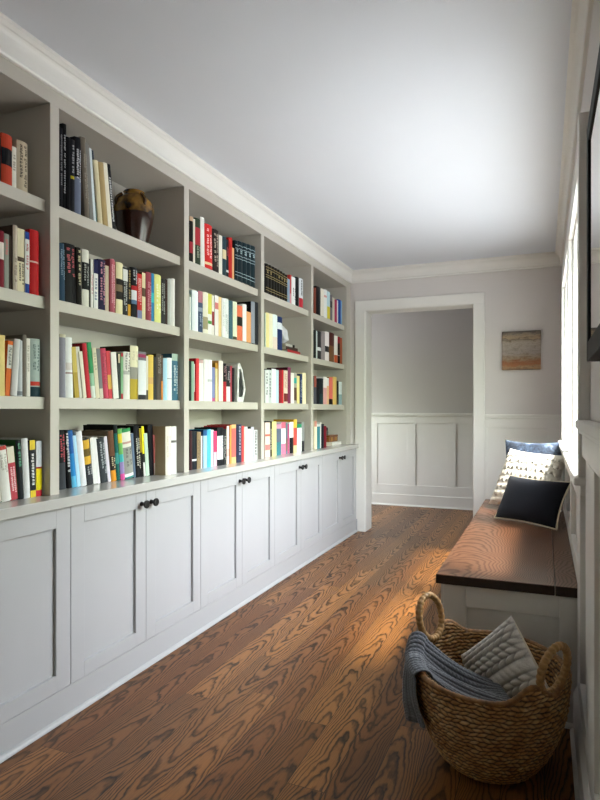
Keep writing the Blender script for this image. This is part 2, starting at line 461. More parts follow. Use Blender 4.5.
base_lab = ['greige base cabinet nearest the camera, cut by the left edge',
            'greige two-door base cabinet below the bay with brown jar',
            'greige two-door base cabinet below the bay with geode bookend',
            'greige two-door base cabinet second from the doorway',
            'greige two-door base cabinet right beside the doorway casing']
def knob(y, z, door):
    b = NB()
    pts = [(XD-.001, y, z), (XD+.004, y, z), (XD+.0045, y, z), (XD+.024, y, z), (XD+.0245, y, z), (XD+.0255, y, z), (XD+.0335, y, z), (XD+.035, y, z)]
    tube(b, pts, 0, 20, rs=[.011, .011, .0082, .0078, .009, .018, .019, .017])
    obj('knob', b, BLACK, door)
for i in range(5):
    y0, y1 = BASEY[i], BASEY[i+1]
    root = thing('base_cabinet', base_lab[i], 'cabinet', (-1.92, (y0+y1)/2, 0), 'base cabinets along the left wall')
    b = NB(); box(b, XL+.001, XD-.021, y0+.0005, y1-.0005, 0, ZCT-.041)
    if i == 4: box(b, XL+.001, XD, y1, YE-.024, 0, ZCT-.041)
    obj('carcass', b, CAB, root)
    ym = (y0+y1)/2
    for k, (a, c) in enumerate(((y0+.0015, ym-.0012), (ym+.0012, y1-.0015))):
        z0, z1 = .122, ZCT-.043; st = .074
        b = NB(); x0, x1 = XD-.02, XD
        box(b, x0, x1, a, a+st, z0, z1); box(b, x0, x1, c-st, c, z0, z1)
        box(b, x0, x1, a+st, c-st, z0, z0+.062); box(b, x0, x1, a+st, c-st, z1-st, z1)
        d = obj('door', b, CAB, root, bevel=.0012)
        b = NB(); box(b, x0, x0+.007, a+st-.002, c-st+.002, z0+.06, z1-st+.002); obj('door_panel', b, CAB, d)
        knob(ym + (-.036 if k == 0 else .036), .766, d)
b = NB(); box(b, XD-.02, XD, BASEY[0]-.02, YE-.006, 0, .12)
box(b, XD-.02, XD+.012, 5.697, YE-.024, 0, .125)
quarter(b, 'y', XD, 1, BASEY[0]-.02, YE-.024, .016)
struct('baseboard_left', b, CAB, bevel=.001)

# ------------------------------------------------------------------ books
PAGES = mat('#d9cfb8', .8, 'book_pages', noise=.25, nscale=400)
def make_book(T, Hh, D, spine, side, bands, title, hard, emblem=None, spineR=None):
    """returns (cover_bm, mats), pages_bm, title_bm. local: spine faces +x, bottom at z=0"""
    b = NB(); n = 6 if hard else 2
    bulge = min(.007, T*.22) if hard else min(.0012, T*.05)
    bd = min(.0028, T*.14) if hard else .0006
    ys = [T/2 - T*k/n for k in range(n+1)]
    def bx(y): return bulge*(1 - (2*y/T)**2)
    outer = [(-D, T/2)] + [(bx(y), y) for y in ys] + [(-D, -T/2)]
    inner = [(-D, -T/2+bd), (-bd, -T/2+bd), (-bd, T/2-bd), (-D, T/2-bd)]
    poly = outer + inner; N = len(poly)
    levels = {0.0: 0, 1.0: 0}
    for f0, f1, hx in bands: levels[f0] = 0; levels[f1] = 0
    lv = sorted(levels)
    mats = [mat(spine, .5, noise=.06, nscale=60, spec=.12), mat(side, .5, noise=.05, nscale=40, spec=.12)]
    def bandmat(f):
        for f0, f1, hx in bands[::-1]:
            if f0 <= f <= f1:
                m = mat(hx, .5, noise=.06, nscale=60, spec=.12)
                if m not in mats: mats.append(m)
                return mats.index(m)
        return 0
    rings = [[b.verts.new((p[0], p[1], f*Hh)) for p in poly] for f in lv]
    for j in range(len(lv)-1):
        mi = bandmat((lv[j]+lv[j+1])/2)
        for k in range(N):
            f = b.faces.new((rings[j][k], rings[j][(k+1) % N], rings[j+1][(k+1) % N], rings[j+1][k]))
            f.material_index = mi if 1 <= k <= n else 1
    b.faces.new(rings[0][::-1]).material_index = 1
    b.faces.new(rings[-1]).material_index = 1
    pg = NB(); iz = .003 if hard else .0004
    box(pg, -D + (.004 if hard else .0005), -bd, -T/2+bd, T/2-bd, iz, Hh-iz)
    tb = None
    if title and T > .006:
        tb = NB()
        hx, f0, f1, style = title
        def glyphs(f0, f1, yc, wid, rs):
            z = f1*Hh; px = wid*.95
            while z - px*.9 > f0*Hh:
                g = rs.random()
                if g < .14: z -= px*.7; continue
                L = px*rs.uniform(.55, .85)
                if 1:
                    for s in range(2 if px > .006 else 1):
                        ya = yc - wid/2 + rs.random()*.2*wid; yb = yc + wid/2 - rs.random()*.2*wid
                        if L*.3 <= 0: continue
                        za = z - s*L*.6
                        xx = max(bx(ya), bx(yb), bx((ya+yb)/2))
                        xm = bx((ya+yb)/2)
                        box(tb, xm-.0012, xm+.0004, ya, yb, za - L*(.36 if px > .006 else .8), za)
                    if px > .006:
                        yy = yc + rs.choice((-.5, 0, .42))*wid*.8
                        xm = bx(yy)
                        box(tb, xm-.0012, xm+.0004, yy-wid*.09, yy+wid*.09, z-L, z)
                z -= px
        rs = random.Random(int(T*1e6) + int(Hh*1e5))
        if style == 'b':       # horizontal bars: bound sets
            for ff in (.12, .2, .55, .62, .8, .88):
                box(tb, bx(0)-.004, bx(0)+.0004, -T*.42, T*.42, ff*Hh, ff*Hh+.0035)
            glyphs(.65, .78, 0, T*.5, rs)
        else:
            wid = min(T*(.5 if style == 'l' else .62), .022)
            if T > .03 and style == 'l':
                glyphs(f0, f1, T*.2, T*.26, rs); glyphs(f0 + .1*(f1-f0), f1, -T*.16, T*.26, rs)
            else: glyphs(f0, f1, 0, wid, rs)
            
        if len(tb.verts) < (40 if style == 'b' else 110): tb.free(); tb = None
    return (b, mats), pg, tb

ORD = ['', 'first', 'second', 'third', 'fourth', 'fifth', 'sixth', 'seventh', 'eighth', 'ninth', 'tenth', 'eleventh', 'twelfth', 'thirteenth', 'fourteenth',
       'fifteenth', 'sixteenth', 'seventeenth', 'eighteenth', 'nineteenth', 'twentieth', 'twenty-first', 'twenty-second', 'twenty-third', 'twenty-fourth', 'twenty-fifth']
BAYN = ['nearest bay', 'second bay', 'third bay', 'fourth bay', 'far bay']
ROWN = ['top shelf', 'second shelf', 'third shelf', 'countertop']
XROW = [(-1.828, -1.822), (-1.87, -1.828), (-1.83, -1.806), (-1.83, -1.82), (-1.82, -1.815)]
XSP = -1.88
COLN = {}
def row(bay, r, start, books):
    zb = (ZS + [ZCT])[r]
    L = start; n = len(books)
    lim0 = UP[bay] + UW/2 + .001; lim1 = (UP[bay+1] - UW/2 if bay < 4 else YEND0) - .001
    cl = 0.0
    for k, bk in enumerate(books):
        R, top, desc, spine = bk[:4]; o = bk[4] if len(bk) > 4 else {}
        L = o.get('L', L)
        q = ((L+R)/2 - start) / (books[-1][0] - start)
        xa, xb = XROW[bay]
        if (bay, r) == (1, 3): xa, xb = -1.885, -1.865
        xs = o.get('x', xa + (xb-xa)*max(0, min(1, q)) + rnd.uniform(-.004, .004))
        ya, yb = y_on(L, xs), y_on(R, xs)
        if yb > lim1: xs *= lim1/yb; ya, yb = y_on(L, xs), y_on(R, xs)
        if k == 0 and bay: ya = max(ya, lim0)
        if k == 0 and bay and o.get('lean', 0) < 0: ya = max(ya, lim0 - o['lean']*(yb-ya)/max(R-L, .1))
        T = yb - ya - .0008; yc = (ya+yb)/2
        Hh = z_on((L+R)/2, top, xs) - zb
        lean = o.get('lean', 0) * (yb-ya) / max(R-L, .1)
        th = -math.atan2(lean, Hh)
        T *= math.cos(th)
        Hh = max(.1, (Hh - T*abs(math.sin(th))) / math.cos(th))
        D = o.get('D', min(xs - XBK - .012, max(.115, Hh*rnd.uniform(.62, .7))))
        hard = o.get('hb', 'hardback' in desc or 'volume' in desc)
        side = o.get('side', spine)
        (cb, cm), pg, tb = make_book(T, Hh, D, spine, side, o.get('b', []), o.get('t'), hard)
        if bay == 0:
            q = n - k; pos = ('%s from right' % ORD[q]) if q > 1 else 'last at right end'
        else: pos = '%s from left' % ORD[k+1]
        lab = '%s, %s, %s, %s' % (desc, pos, ROWN[r], BAYN[bay])
        root = thing('hardback_book' if hard else 'paperback_book', lab, 'book', (xs, yc, zb + abs(math.sin(th))*T/2 + .0003), 'books on the %s of the %s' % (ROWN[r], BAYN[bay]))
        root.rotation_euler = (th, 0, 0)
        obj('cover', cb, cm, root, local=True)
        obj('pages', pg, PAGES, root, local=True)
        if tb: obj('spine_lettering', tb, mat(o['t'][0], .5), root, local=True)
        L = R

def t(hx, f0=.3, f1=.9, s='l'): return (hx, f0, f1, s)
W, K, CR = '#e4e2dc', '#17171a', '#e3d8b8'

# nearest bay (0)
row(0, 0, -7, [
 (1.2, 137, 'black hardback showing only its edge', '#111214'),
 (12.1, 135, 'orange-red hardback with a broad black band', '#b8432c', dict(b=[(.38,.72,'#15151a')])),
 (16.5, 147, 'thin white paperback', '#dcd8ca', dict(t=t('#88806e',.4,.8))),
 (27.6, 142, 'thick beige hardback with dark lettering', '#b9ab93', dict(t=t('#4b4032',.08,.92)))])
row(0, 1, -9, [
 (-3.5, 229, 'cream paperback cut by the frame edge', '#d8cfb9'),
 (4.2, 231, 'burgundy hardback with a white label', '#7c1a2b', dict(b=[(.5,.8,'#e6dcd6')])),
 (9, 234, 'slim grey paperback', '#8f9389', dict(t=t('#c76a6a',.6,.9))),
 (12.6, 236, 'dark brown paperback', '#3a2a22'),
 (17.4, 225.5, 'tall stone-coloured hardback with brown cover', '#c5b7a8', dict(side='#4b3a30', t=t('#8d7b6b',.1,.5))),
 (25, 229, 'cream paperback with a dark eye photo', '#e2d7b6', dict(b=[(.48,.55,'#4a3a2c')], t=t('#3b332a',.1,.45))),
 (29.5, 232, 'white paperback with blue ends', '#d9d6d2', dict(b=[(0,.15,'#1d3f8a'),(.88,1,'#1d3f8a')], t=t('#b0585c',.3,.8))),
 (38.8, 230.5, 'bright red hardback with a white bird emblem', '#b81f22', dict(b=[(.49,.515,'#d9b9ae')]))])
row(0, 2, -10, [
 (-3, 338, 'white hardback cut by the frame edge', '#d8d5ca'),
 (5, 335, 'gold paperback with pale spine', '#e6cf86', dict(side='#c98a1c')),
 (10.5, 340.5, 'leaning orange paperback with white head', '#e0702c', dict(lean=3, b=[(.5,.93,'#d9d6cd')], t=t('#555555',.55,.88))),
 (17, 338.5, 'leaning white hardback', '#dcdcdc', dict(lean=4)),
 (22.5, 340.5, 'light grey hardback with grey emblem', '#c3c6ca', dict(b=[(.02,.09,'#7d8288')])),
 (26.5, 335, 'tall slim taupe hardback', '#7e756c'),
 (30.2, 338.5, 'thin white paperback with faint text', '#e6e2da', dict(t=t('#b1a89b',.4,.9))),
 (40, 339, 'pale teal hardback with red wave', '#a9b8b4', dict(b=[(0,.17,'#12303a'),(.19,.26,'#c03a2c')], t=t('#5d6f6e',.35,.9)))])
row(0, 3, -9, [
 (2, 446, 'leaning cream hardback cut by the frame edge', '#ded9cc', dict(lean=-6)),
 (11.5, 445, 'leaning white hardback with a red head', '#e2dfd7', dict(lean=-6, b=[(.93,1,'#b8473f')], t=t('#a8a195',.5,.85))),
 (18.5, 446, 'leaning rose paperback with cream upper spine', '#b8464f', dict(lean=-5, b=[(.7,1,'#ddd6c0')], t=t('#ecc9c9',.1,.62))),
 (24, 440, 'black hardback with green lettering and cover', '#24272a', dict(lean=-3.5, side='#1f5a28', t=t('#4f9a78',.5,.95))),
 (30.5, 438, 'white hardback with plain spine', '#dedede', dict(lean=-3, hb=True)),
 (36, 440, 'black paperback with yellow corners and white lettering', '#26262b', dict(lean=-1, b=[(.83,1,'#e2c53a'),(0,.12,'#e2c53a')], t=t(W,.16,.8))),
 (42, 441, 'white paperback with yellow middle and red foot', '#d7d9de', dict(b=[(0,.11,'#c2333b'),(.11,.5,'#ecd81e'),(.5,.53,'#a4282c')]))])
# second bay (1)
row(1, 0, 59.6, [
 (62.5, 128, 'slim black hardback with grey lettering', '#1d1d22', dict(t=t('#8a8a8e',.3,.92))),
 (66.3, 121.5, 'tallest black hardback with white lettering', '#141417', dict(t=t('#b9b9bd',.2,.85))),
 (70.5, 137.6, 'plain black hardback', '#101013'),
 (74.5, 140, 'charcoal hardback with a yellow dot', '#232428', dict(b=[(.48,.52,'#b9a92c')], t=t('#a6a6aa',.55,.95))),
 (81, 138, 'black hardback with a blue-grey lower spine', '#17171b', dict(b=[(0,.5,'#6d7488')], t=t('#c9c9cf',.42,.85))),
 (90, 140, 'leaning grey-brown hardback', '#756c60', dict(L=85, lean=-4.5, t=t('#93897c',.2,.8))),
 (94, 146, 'leaning slate grey paperback', '#7a7a74', dict(lean=-5)),
 (96.5, 151, 'leaning white paperback', '#cfdadb', dict(lean=-5)),
 (98.5, 153, 'leaning thin navy and teal paperback', '#1c2b38', dict(lean=-5, b=[(0,.3,'#3f7f86')])),
 (103, 163, 'leaning cream hardback', '#dfd2ac', dict(lean=-5)),
 (108.5, 165, 'leaning tan hardback', '#b49c6c', dict(lean=-5)),
 (112.5, 165.5, 'leaning thin ivory paperback', '#e6e0cc', dict(lean=-5.3)),
 (116, 167, 'leaning black paperback with white lettering', '#131316', dict(lean=-5.8, t=t('#cfcfcf',.1,.8)))])
row(1, 1, 59.4, [
 (65.2, 243.8, 'steel blue hardback', '#2f4a60', dict(lean=-1, t=t('#7f97ab',.4,.9))),
 (76.8, 244.5, 'broad black hardback with red and white lettering', '#141416', dict(lean=-2, t=t('#b5464e',.42,.93))),
 (81.8, 248, 'black hardback with cream lettering', '#1f1b17', dict(lean=-1, t=t('#cbbf98',.3,.95))),
 (89, 250, 'white hardback with a black middle band', '#dfdccf', dict(b=[(.32,.78,'#17181a')], t=t('#a9a9a4',.38,.75))),
 (90.8, 259, 'thin black paperback', '#1d1d20'),
 (93.7, 259.7, 'thin white paperback with pink lettering', '#e2dfd9', dict(t=t('#c2858d',.3,.7))),
 (98.1, 260, 'white paperback with navy upper spine', '#e1e1dd', dict(b=[(.73,1,'#191d4a')], t=t('#4b5f7c',.15,.68))),
 (105.3, 260, 'navy hardback with pink lettering', '#201b3f', dict(t=t('#d08c9a',.12,.95))),
 (109.8, 266, 'short beige paperback', '#c5b49c'),
 (114.7, 259.5, 'rose hardback', '#b8606c', dict(t=t('#e0aeb4',.1,.9))),
 (115.9, 262, 'thin brown-red paperback', '#7a4034'),
 (123, 263, 'cream hardback with a black portrait block', '#e2d9ae', dict(b=[(.3,.69,'#1d1812'),(.45,.58,'#7b6a50')])),
 (127.8, 267.5, 'black and white paperback', '#2b2d2d', dict(b=[(.72,.96,'#d9d9d4')], t=t('#b9bdbb',.1,.7))),
 (131.3, 268, 'black paperback with orange foot and gold lettering', '#1a1712', dict(b=[(0,.26,'#d19a2d')], t=t('#a48a48',.35,.95))),
 (137.3, 268, 'black hardback with red, white and blue bands', '#141419', dict(b=[(.55,.64,'#b22227'),(.36,.55,'#d9d9da'),(.28,.36,'#56708f')], t=t('#c5c5c8',.68,.95))),
 (142, 274, 'red paperback with a bluish foot', '#bb2f2a', dict(b=[(0,.2,'#7a7fa3')], t=t('#e7b8b0',.3,.9))),
 (145.9, 273, 'cream paperback with a brown middle', '#d9cda4', dict(b=[(.5,.68,'#5b4633')], side='#6f5a36')),
 (151.3, 272.5, 'mauve-red hardback', '#9a4450', dict(t=t('#c98a92',.1,.8))),
 (154.3, 273.5, 'thin bright blue paperback', '#2b7fae', dict(b=[(.4,.6,'#38b6c0')])),
 (160.9, 275, 'pale yellow hardback', '#dfe08d', dict(t=t('#eef0cc',.2,.8))),
 (165.5, 279, 'dark grey paperback with pale lettering', '#2c2d2d', dict(t=t('#9d9f9c',.2,.9))),
 (167.6, 279.5, 'thin dark brown paperback', '#3b2620'),
 (171.2, 279, 'grey-white hardback', '#c4c4bf'),
 (174.8, 279, 'white hardback with plain spine', '#e2dfd9')])
row(1, 2, 59.4, [
 (65.6, 334.5, 'lavender grey hardback', '#8d8b98', dict(b=[(.95,1,'#d6cdb4')])),
 (73.3, 337.5, 'broad white hardback with a small dark mark', '#e7e7e7', dict(lean=-1.5, b=[(.4,.42,'#8a5a55'),(.46,.58,'#d9cfcc')])),
 (79.7, 347, 'leaning gold paperback', '#b39a3d', dict(lean=-4, L=75, b=[(.5,1,'#cdb65e')])),
 (83.3, 347, 'leaning white paperback', '#dedad0', dict(lean=-4)),
 (86.8, 351.7, 'leaning thin cream paperback', '#e1d9c6', dict(lean=-4.5)),
 (91.3, 343.5, 'leaning red hardback with dark red cover', '#c22f3b', dict(lean=-5, side='#8c1420')),
 (96, 342.5, 'leaning green hardback fading to pale at the foot', '#dfe7de', dict(lean=-5, b=[(.45,1,'#3f9a63'),(.22,.45,'#9cc7a8')])),
 (100, 348, 'leaning cream paperback', '#ddd3b8', dict(lean=-4, t=t('#a79f8c',.5,.9))),
 (103.6, 349, 'leaning grey paperback', '#77777a', dict(lean=-3.5, b=[(0,.2,'#cfc9b6')])),
 (108.9, 348.5, 'leaning pink hardback with dark lettering', '#c84a62', dict(lean=-3.5, t=t('#8a2438',.2,.9))),
 (113.5, 351, 'leaning red paperback with a yellow patch', '#c8424a', dict(lean=-3, b=[(.2,.5,'#d8a851')])),
 (119, 352, 'leaning white paperback with a plain spine', '#e3e0d9', dict(lean=-3)),
 (121, 354, 'thin dark paperback with a cream head', '#3d4340', dict(lean=-1, b=[(.8,1,'#cfc3a2')])),
 (123.3, 353, 'thin mint paperback with red ends', '#86b088', dict(b=[(0,.12,'#b0323a'),(.92,1,'#b0323a')])),
 (130, 352, 'white hardback with a black mark', '#e2dfd6', dict(b=[(.52,.6,'#b5b3ad')], t=t('#55524d',.55,.98))),
 (138.2, 346, 'tall cream and gold hardback in a brown cover', '#e2dcbc', dict(side='#4a3b2a', b=[(.0,.38,'#b39c2d'),(.38,.6,'#8f8d84')], t=t('#c9c0a2',.65,.9))),
 (146.2, 352, 'white hardback with a grey and magenta head', '#dde0e2', dict(b=[(0,.1,'#2c2c2e'),(.82,1,'#77737a'),(.88,.95,'#9a2c57')])),
 (148.2, 356, 'thin ivory paperback', '#d8d3c2', dict(b=[(0,.22,'#4b473c')])),
 (153.5, 355, 'yellow hardback', '#e0bf58', dict(b=[(.35,.5,'#d2a868')])),
 (156.2, 357, 'thin charcoal paperback', '#2f302f'),
 (161.3, 354, 'brown-grey hardback', '#51483f', dict(t=t('#8d837a',.5,.95))),
 (163, 355, 'thin paperback, brown above and orange below', '#5a4436', dict(b=[(0,.42,'#df8b35')])),
 (167, 358.5, 'light blue hardback', '#a9d2e8'),
 (171.8, 358, 'white hardback with one dark speck', '#e4e6e8', dict(b=[(.5,.515,'#8a8f94')])),
 (178, 354, 'blue-teal hardback with white lettering', '#3f6a80', dict(side='#3f6a80', b=[(.85,1,'#a9bdb0')], t=t('#c9d6d8',.1,.75)))])
row(1, 3, 59.4, [
 (66.2, 430, 'black hardback with red lettering', '#1b1a1d', dict(lean=-2, b=[(0,.45,'#3a3d42')], t=t('#c23a4a',.45,.92))),
 (72, 430, 'leaning black hardback with white lettering', '#131317', dict(L=67.4, lean=-4, t=t('#cfcfd2',.25,.95))),
 (77.4, 430, 'leaning bright blue hardback', '#2f86c6', dict(lean=-5, b=[(.6,1,'#2b62a8'),(0,.2,'#5fb2d8')])),
 (81, 435, 'leaning pale blue paperback', '#a9cfe4', dict(lean=-5)),
 (87, 430.5, 'leaning white hardback', '#e4e4e6', dict(lean=-5.5)),
 (93.6, 437.5, 'leaning charcoal hardback with a yellow picture', '#34363a', dict(lean=-5, b=[(.45,.97,'#d9a93a'),(.62,.78,'#6d5a2c')], t=t('#a9a9ab',.15,.4))),
 (97.7, 437, 'leaning white paperback', '#dfddd9', dict(lean=-4)),
 (101.2, 437, 'leaning thin white paperback', '#e6e4e2', dict(lean=-4)),
 (108.2, 437, 'leaning charcoal hardback with two columns of lettering', '#3a3f43', dict(lean=-4.5, t=t('#a3a8aa',.15,.92))),
 (111.2, 436, 'leaning thin lilac-white paperback', '#cfc8d0', dict(lean=-4.5)),
 (116.5, 430, 'brown hardback with an orange foot', '#6d4a35', dict(lean=-3.5, side='#7b6a58', b=[(0,.22,'#d9902a'),(.22,.5,'#2d2621')], t=t('#d9c9a2',.24,.48))),
 (120.6, 424.5, 'dark teal hardback with black cover', '#1f5f58', dict(lean=-3.5, side='#141414', b=[(.85,1,'#18201f'),(.3,.5,'#3f8e86')])),
 (125, 428, 'slim hardback splashed yellow, green and pink', '#6fae5f', dict(lean=-3.5, side='#1a1a18', b=[(0,.12,'#d0579a'),(.12,.35,'#8f7fb0'),(.35,.5,'#46b0b0'),(.72,.9,'#d8c23a')])),
 (133.8, 427.5, 'broad collage hardback with a green head', '#8f9088', dict(lean=-4, side='#1d1a17', b=[(0,.04,'#2c7f78'),(.04,.1,'#dcdcd8'),(.63,.93,'#dad6c8'),(.93,1,'#2f8a4e'),(.7,.74,'#b98f84')], t=t('#55564f',.12,.6))),
 (136.2, 433, 'slim grey-blue paperback', '#5c6d84', dict(lean=-3)),
 (141.4, 425, 'black hardback with white lettering', '#16161a', dict(lean=-3, t=t('#c9c5b6',.12,.75))),
 (143.8, 428, 'slim paperback, olive above and black below', '#161616', dict(lean=-2.5, b=[(.5,1,'#9a8420')])),
 (146.3, 426, 'slim yellow paperback with black and white foot', '#e4d81f', dict(lean=-2.5, side='#1a1a10', b=[(0,.28,'#cfcfca'),(.28,.45,'#23231f')])),
 (149.6, 433, 'slim mint paperback', '#bcd0bd', dict(lean=-2.5)),
 (154.3, 424.5, 'black hardback with plain spine', '#17151a', dict(lean=-2, side='#2b1f14')),
 (156.6, 435, 'slim pink paperback with a white foot', '#d77a76', dict(lean=-1, b=[(0,.3,'#dedad6')])),
 (159, 432, 'slim slate paperback', '#5f6266'),
 (171.1, 426.5, 'deep white hardback with tan cover', '#e3dccd', dict(x=-1.80, L=165.4, side='#b9a283', D=.26, t=t('#c9bfae',.3,.8))),
 (176.4, 426.5, 'deep white hardback with a small black mark', '#e8e6e0', dict(x=-1.80, side='#e0ddd6', D=.26, b=[(.66,.71,'#6d6a66'),(.0,.004,'#888888')]))])
# third bay (2)
row(2, 0, 189.4, [
 (193.2, 217, 'black hardback with a red patch', '#201c1a', dict(b=[(.2,.45,'#a8343e'),(.9,1,'#c9a98a')])),
 (195.1, 219, 'thin cream paperback', '#d8d2bf'),
 (200.6, 219, 'dark green hardback with a red band', '#35402f', dict(b=[(.42,.8,'#a83038')], t=t('#9aa08a',.1,.4))),
 (204.9, 218, 'white hardback with plain spine', '#e3e1d9', dict(lean=-.5)),
 (212.4, 225, 'bright red hardback with white lettering', '#cc2b2b', dict(lean=-.6, t=t('#eec9c4',.2,.9), b=[(.08,.14,'#e3cfa2')])),
 (218.9, 230, 'black-brown hardback with pale lettering', '#2a211e', dict(lean=-.5, t=t('#b5a592',.1,.9))),
 (222.4, 235.5, 'ivory paperback', '#ddd9cb'),
 (226.3, 237, 'dark teal hardback with a cream label', '#2b3f48', dict(b=[(.42,.66,'#d8c79c')])),
 (228.9, 240, 'slim black paperback with red lettering', '#1f2226', dict(t=t('#b0383c',.5,.8), b=[(.12,.18,'#cccccc')])),
 (232.2, 238, 'red hardback with plain spine', '#b32a24'),
 (234.1, 248, 'short thin peach paperback', '#d9a878'),
 (238, 241, 'dark teal bound volume with silver bands', '#132026', dict(L=234.6, t=t('#8fa3a6',.6,.8,'b'))),
 (242.5, 242, 'dark teal bound volume with silver bands', '#142329', dict(t=t('#8fa3a6',.6,.8,'b'))),
 (247, 243.5, 'dark teal bound volume with silver bands', '#14242a', dict(t=t('#9fb3b6',.6,.8,'b'))),
 (251, 245, 'dark teal bound volume with silver bands', '#16262c', dict(t=t('#9fb3b6',.6,.8,'b'))),
 (255, 246.5, 'dark teal bound volume with silver bands', '#17282e', dict(t=t('#9fb3b6',.6,.8,'b')))])
row(2, 1, 189.4, [
 (191.9, 294.5, 'thin pale paperback', '#dfe3dc', dict(b=[(.93,1,'#6f8a70')])),
 (198, 291, 'white hardback with pale blue edge', '#e3e9ea', dict(side='#a9c3cc')),
 (202.9, 291.5, 'slate hardback with a pink head', '#40506a', dict(b=[(.72,1,'#b0727c'),(.5,.6,'#8a93a0')], t=t('#9aa6b6',.1,.45))),
 (208, 292.5, 'cream hardback with a small brown picture', '#e4e0cb', dict(b=[(.1,.4,'#a39a78')])),
 (212, 294, 'yellow and white paperback with a green spot', '#e6e5de', dict(b=[(.5,1,'#d3d062'),(.26,.34,'#5a9c4c')])),
 (214.9, 296, 'white paperback with dark red blots', '#e3ddd6', dict(b=[(.25,.6,'#93383a')])),
 (218.5, 295.5, 'white paperback with a pink square', '#e9e3de', dict(b=[(.66,.82,'#cf7a74')])),
 (221.8, 297, 'thin cream and orange paperback', '#e4c68c'),
 (225, 298.5, 'white hardback with faint grey lettering', '#e4e6e4', dict(t=t('#b9bdbb',.2,.9))),
 (228.6, 299, 'white paperback with grey specks', '#dfe2df', dict(t=t('#9aa29f',.1,.6))),
 (232.8, 301, 'dark teal hardback', '#3c5f6a'),
 (237, 302, 'pale green-cream hardback', '#dbe0c2', dict(b=[(0,.08,'#55513f')])),
 (242.6, 306, 'salmon hardback with a black label', '#dd7250', dict(b=[(.42,.68,'#1f211c')], side='#e7e1d6')),
 (246.5, 304.5, 'white hardback beside the salmon one', '#e6e5e2'),
 (251, 312, 'short peach paperback', '#e2a26c'),
 (254.9, 302, 'lavender grey hardback with black cover', '#8f939e', dict(side='#0d0d10')),
 (258.2, 302.5, 'black hardback', '#232429')])
row(2, 2, 189.6, [
 (191.5, 361, 'thin dark green paperback', '#223029'),
 (194, 361.5, 'sage green paperback', '#8fae98'),
 (195.8, 364, 'thin white paperback with a red foot', '#dcd2cc', dict(b=[(0,.25,'#b02a30')])),
 (199, 358.5, 'red hardback with dark red cover', '#d43a3e', dict(side='#a8121c')),
 (203.6, 360, 'white hardback with a rose head', '#e6e2df', dict(b=[(.92,1,'#c9a9a6')])),
 (207.5, 359.5, 'white hardback with plain spine', '#e8e6e4'),
 (212, 360, 'white hardback with a tiny grey mark', '#e9e9e9', dict(b=[(.47,.53,'#c3c3c3')])),
 (215.3, 367.5, 'lavender blue paperback with a pink foot', '#7f88b4', dict(b=[(0,.1,'#c05a8a')])),
 (218.5, 363, 'ochre and cream paperback', '#dccf9e', dict(b=[(.85,1,'#b5842e')], side='#b5842e')),
 (223, 361, 'white hardback with an orange edge', '#e8e0d6', dict(side='#d8a25c')),
 (226.3, 363.5, 'black hardback with a red lower spine', '#1c1518', dict(b=[(0,.52,'#b3212b')], t=t('#b5888c',.55,.95))),
 (230.2, 366, 'black hardback with a white lower spine', '#26262a', dict(b=[(0,.42,'#e3dada')], t=t('#a8a8ac',.5,.85))),
 (232.5, 366, 'slim rose-red paperback', '#a8424e'),
 (234.4, 368, 'slim black paperback', '#1e1c20')])
row(2, 3, 189.6, [
 (192.1, 431, 'slim maroon hardback', '#3f1d20'),
 (197, 431, 'black hardback with a white stripe low down', '#1d2127', dict(b=[(.22,.27,'#d9d9d9')])),
 (201, 432, 'tan-brown paperback', '#8f7a5c', dict(t=t('#5f4d36',.2,.8))),
 (203.2, 436, 'thin white paperback', '#dcdde0'),
 (207, 430, 'pale blue hardback with navy cover', '#a7cfe3', dict(side='#1d3f6c', b=[(.85,1,'#2d5f92')])),
 (211, 429.5, 'cyan hardback', '#55b4d2'),
 (213.6, 430, 'slim white paperback', '#e4e2e2'),
 (217.2, 431, 'hot pink paperback with pale foot', '#d8446c', dict(side='#3a4a86', b=[(0,.4,'#e6b6c0')])),
 (223.4, 427.5, 'black hardback with a large white panel', '#1d1d22', dict(b=[(.16,.78,'#dcdfe4')], t=t('#8f949c',.4,.75))),
 (226.6, 429, 'black and grey patterned paperback', '#2b2b2c', dict(t=t('#9c9a95',.1,.8))),
 (229.6, 426, 'cream paperback with dark red cover', '#e4dccb', dict(side='#a5232a', b=[(.2,.4,'#c9a9a0')])),
 (231.5, 425, 'slim orange-tan paperback', '#d09048', dict(side='#a5232a')),
 (236.3, 424.5, 'coral hardback with peach ends', '#d96a62', dict(b=[(0,.16,'#e8b77e'),(.9,1,'#e8b77e')], side='#a5342c')),
 (241.6, 424.5, 'navy hardback with a white pattern', '#2b2f47', dict(t=t('#a9adbb',.05,.95,'w'))),
 (244.5, 426, 'coral red paperback', '#cf4f4a'),
 (247.4, 427, 'white paperback with plain spine', '#e7e3dd'),
 (251, 426.5, 'white hardback with a black head', '#e2dfd3', dict(b=[(.93,1,'#17171a')])),
 (253.9, 427, 'lilac grey paperback', '#c3c0cc'),
 (257.5, 430, 'black and white patterned paperback', '#c9c9c6', dict(t=t('#26272a',.05,.95,'w')))])
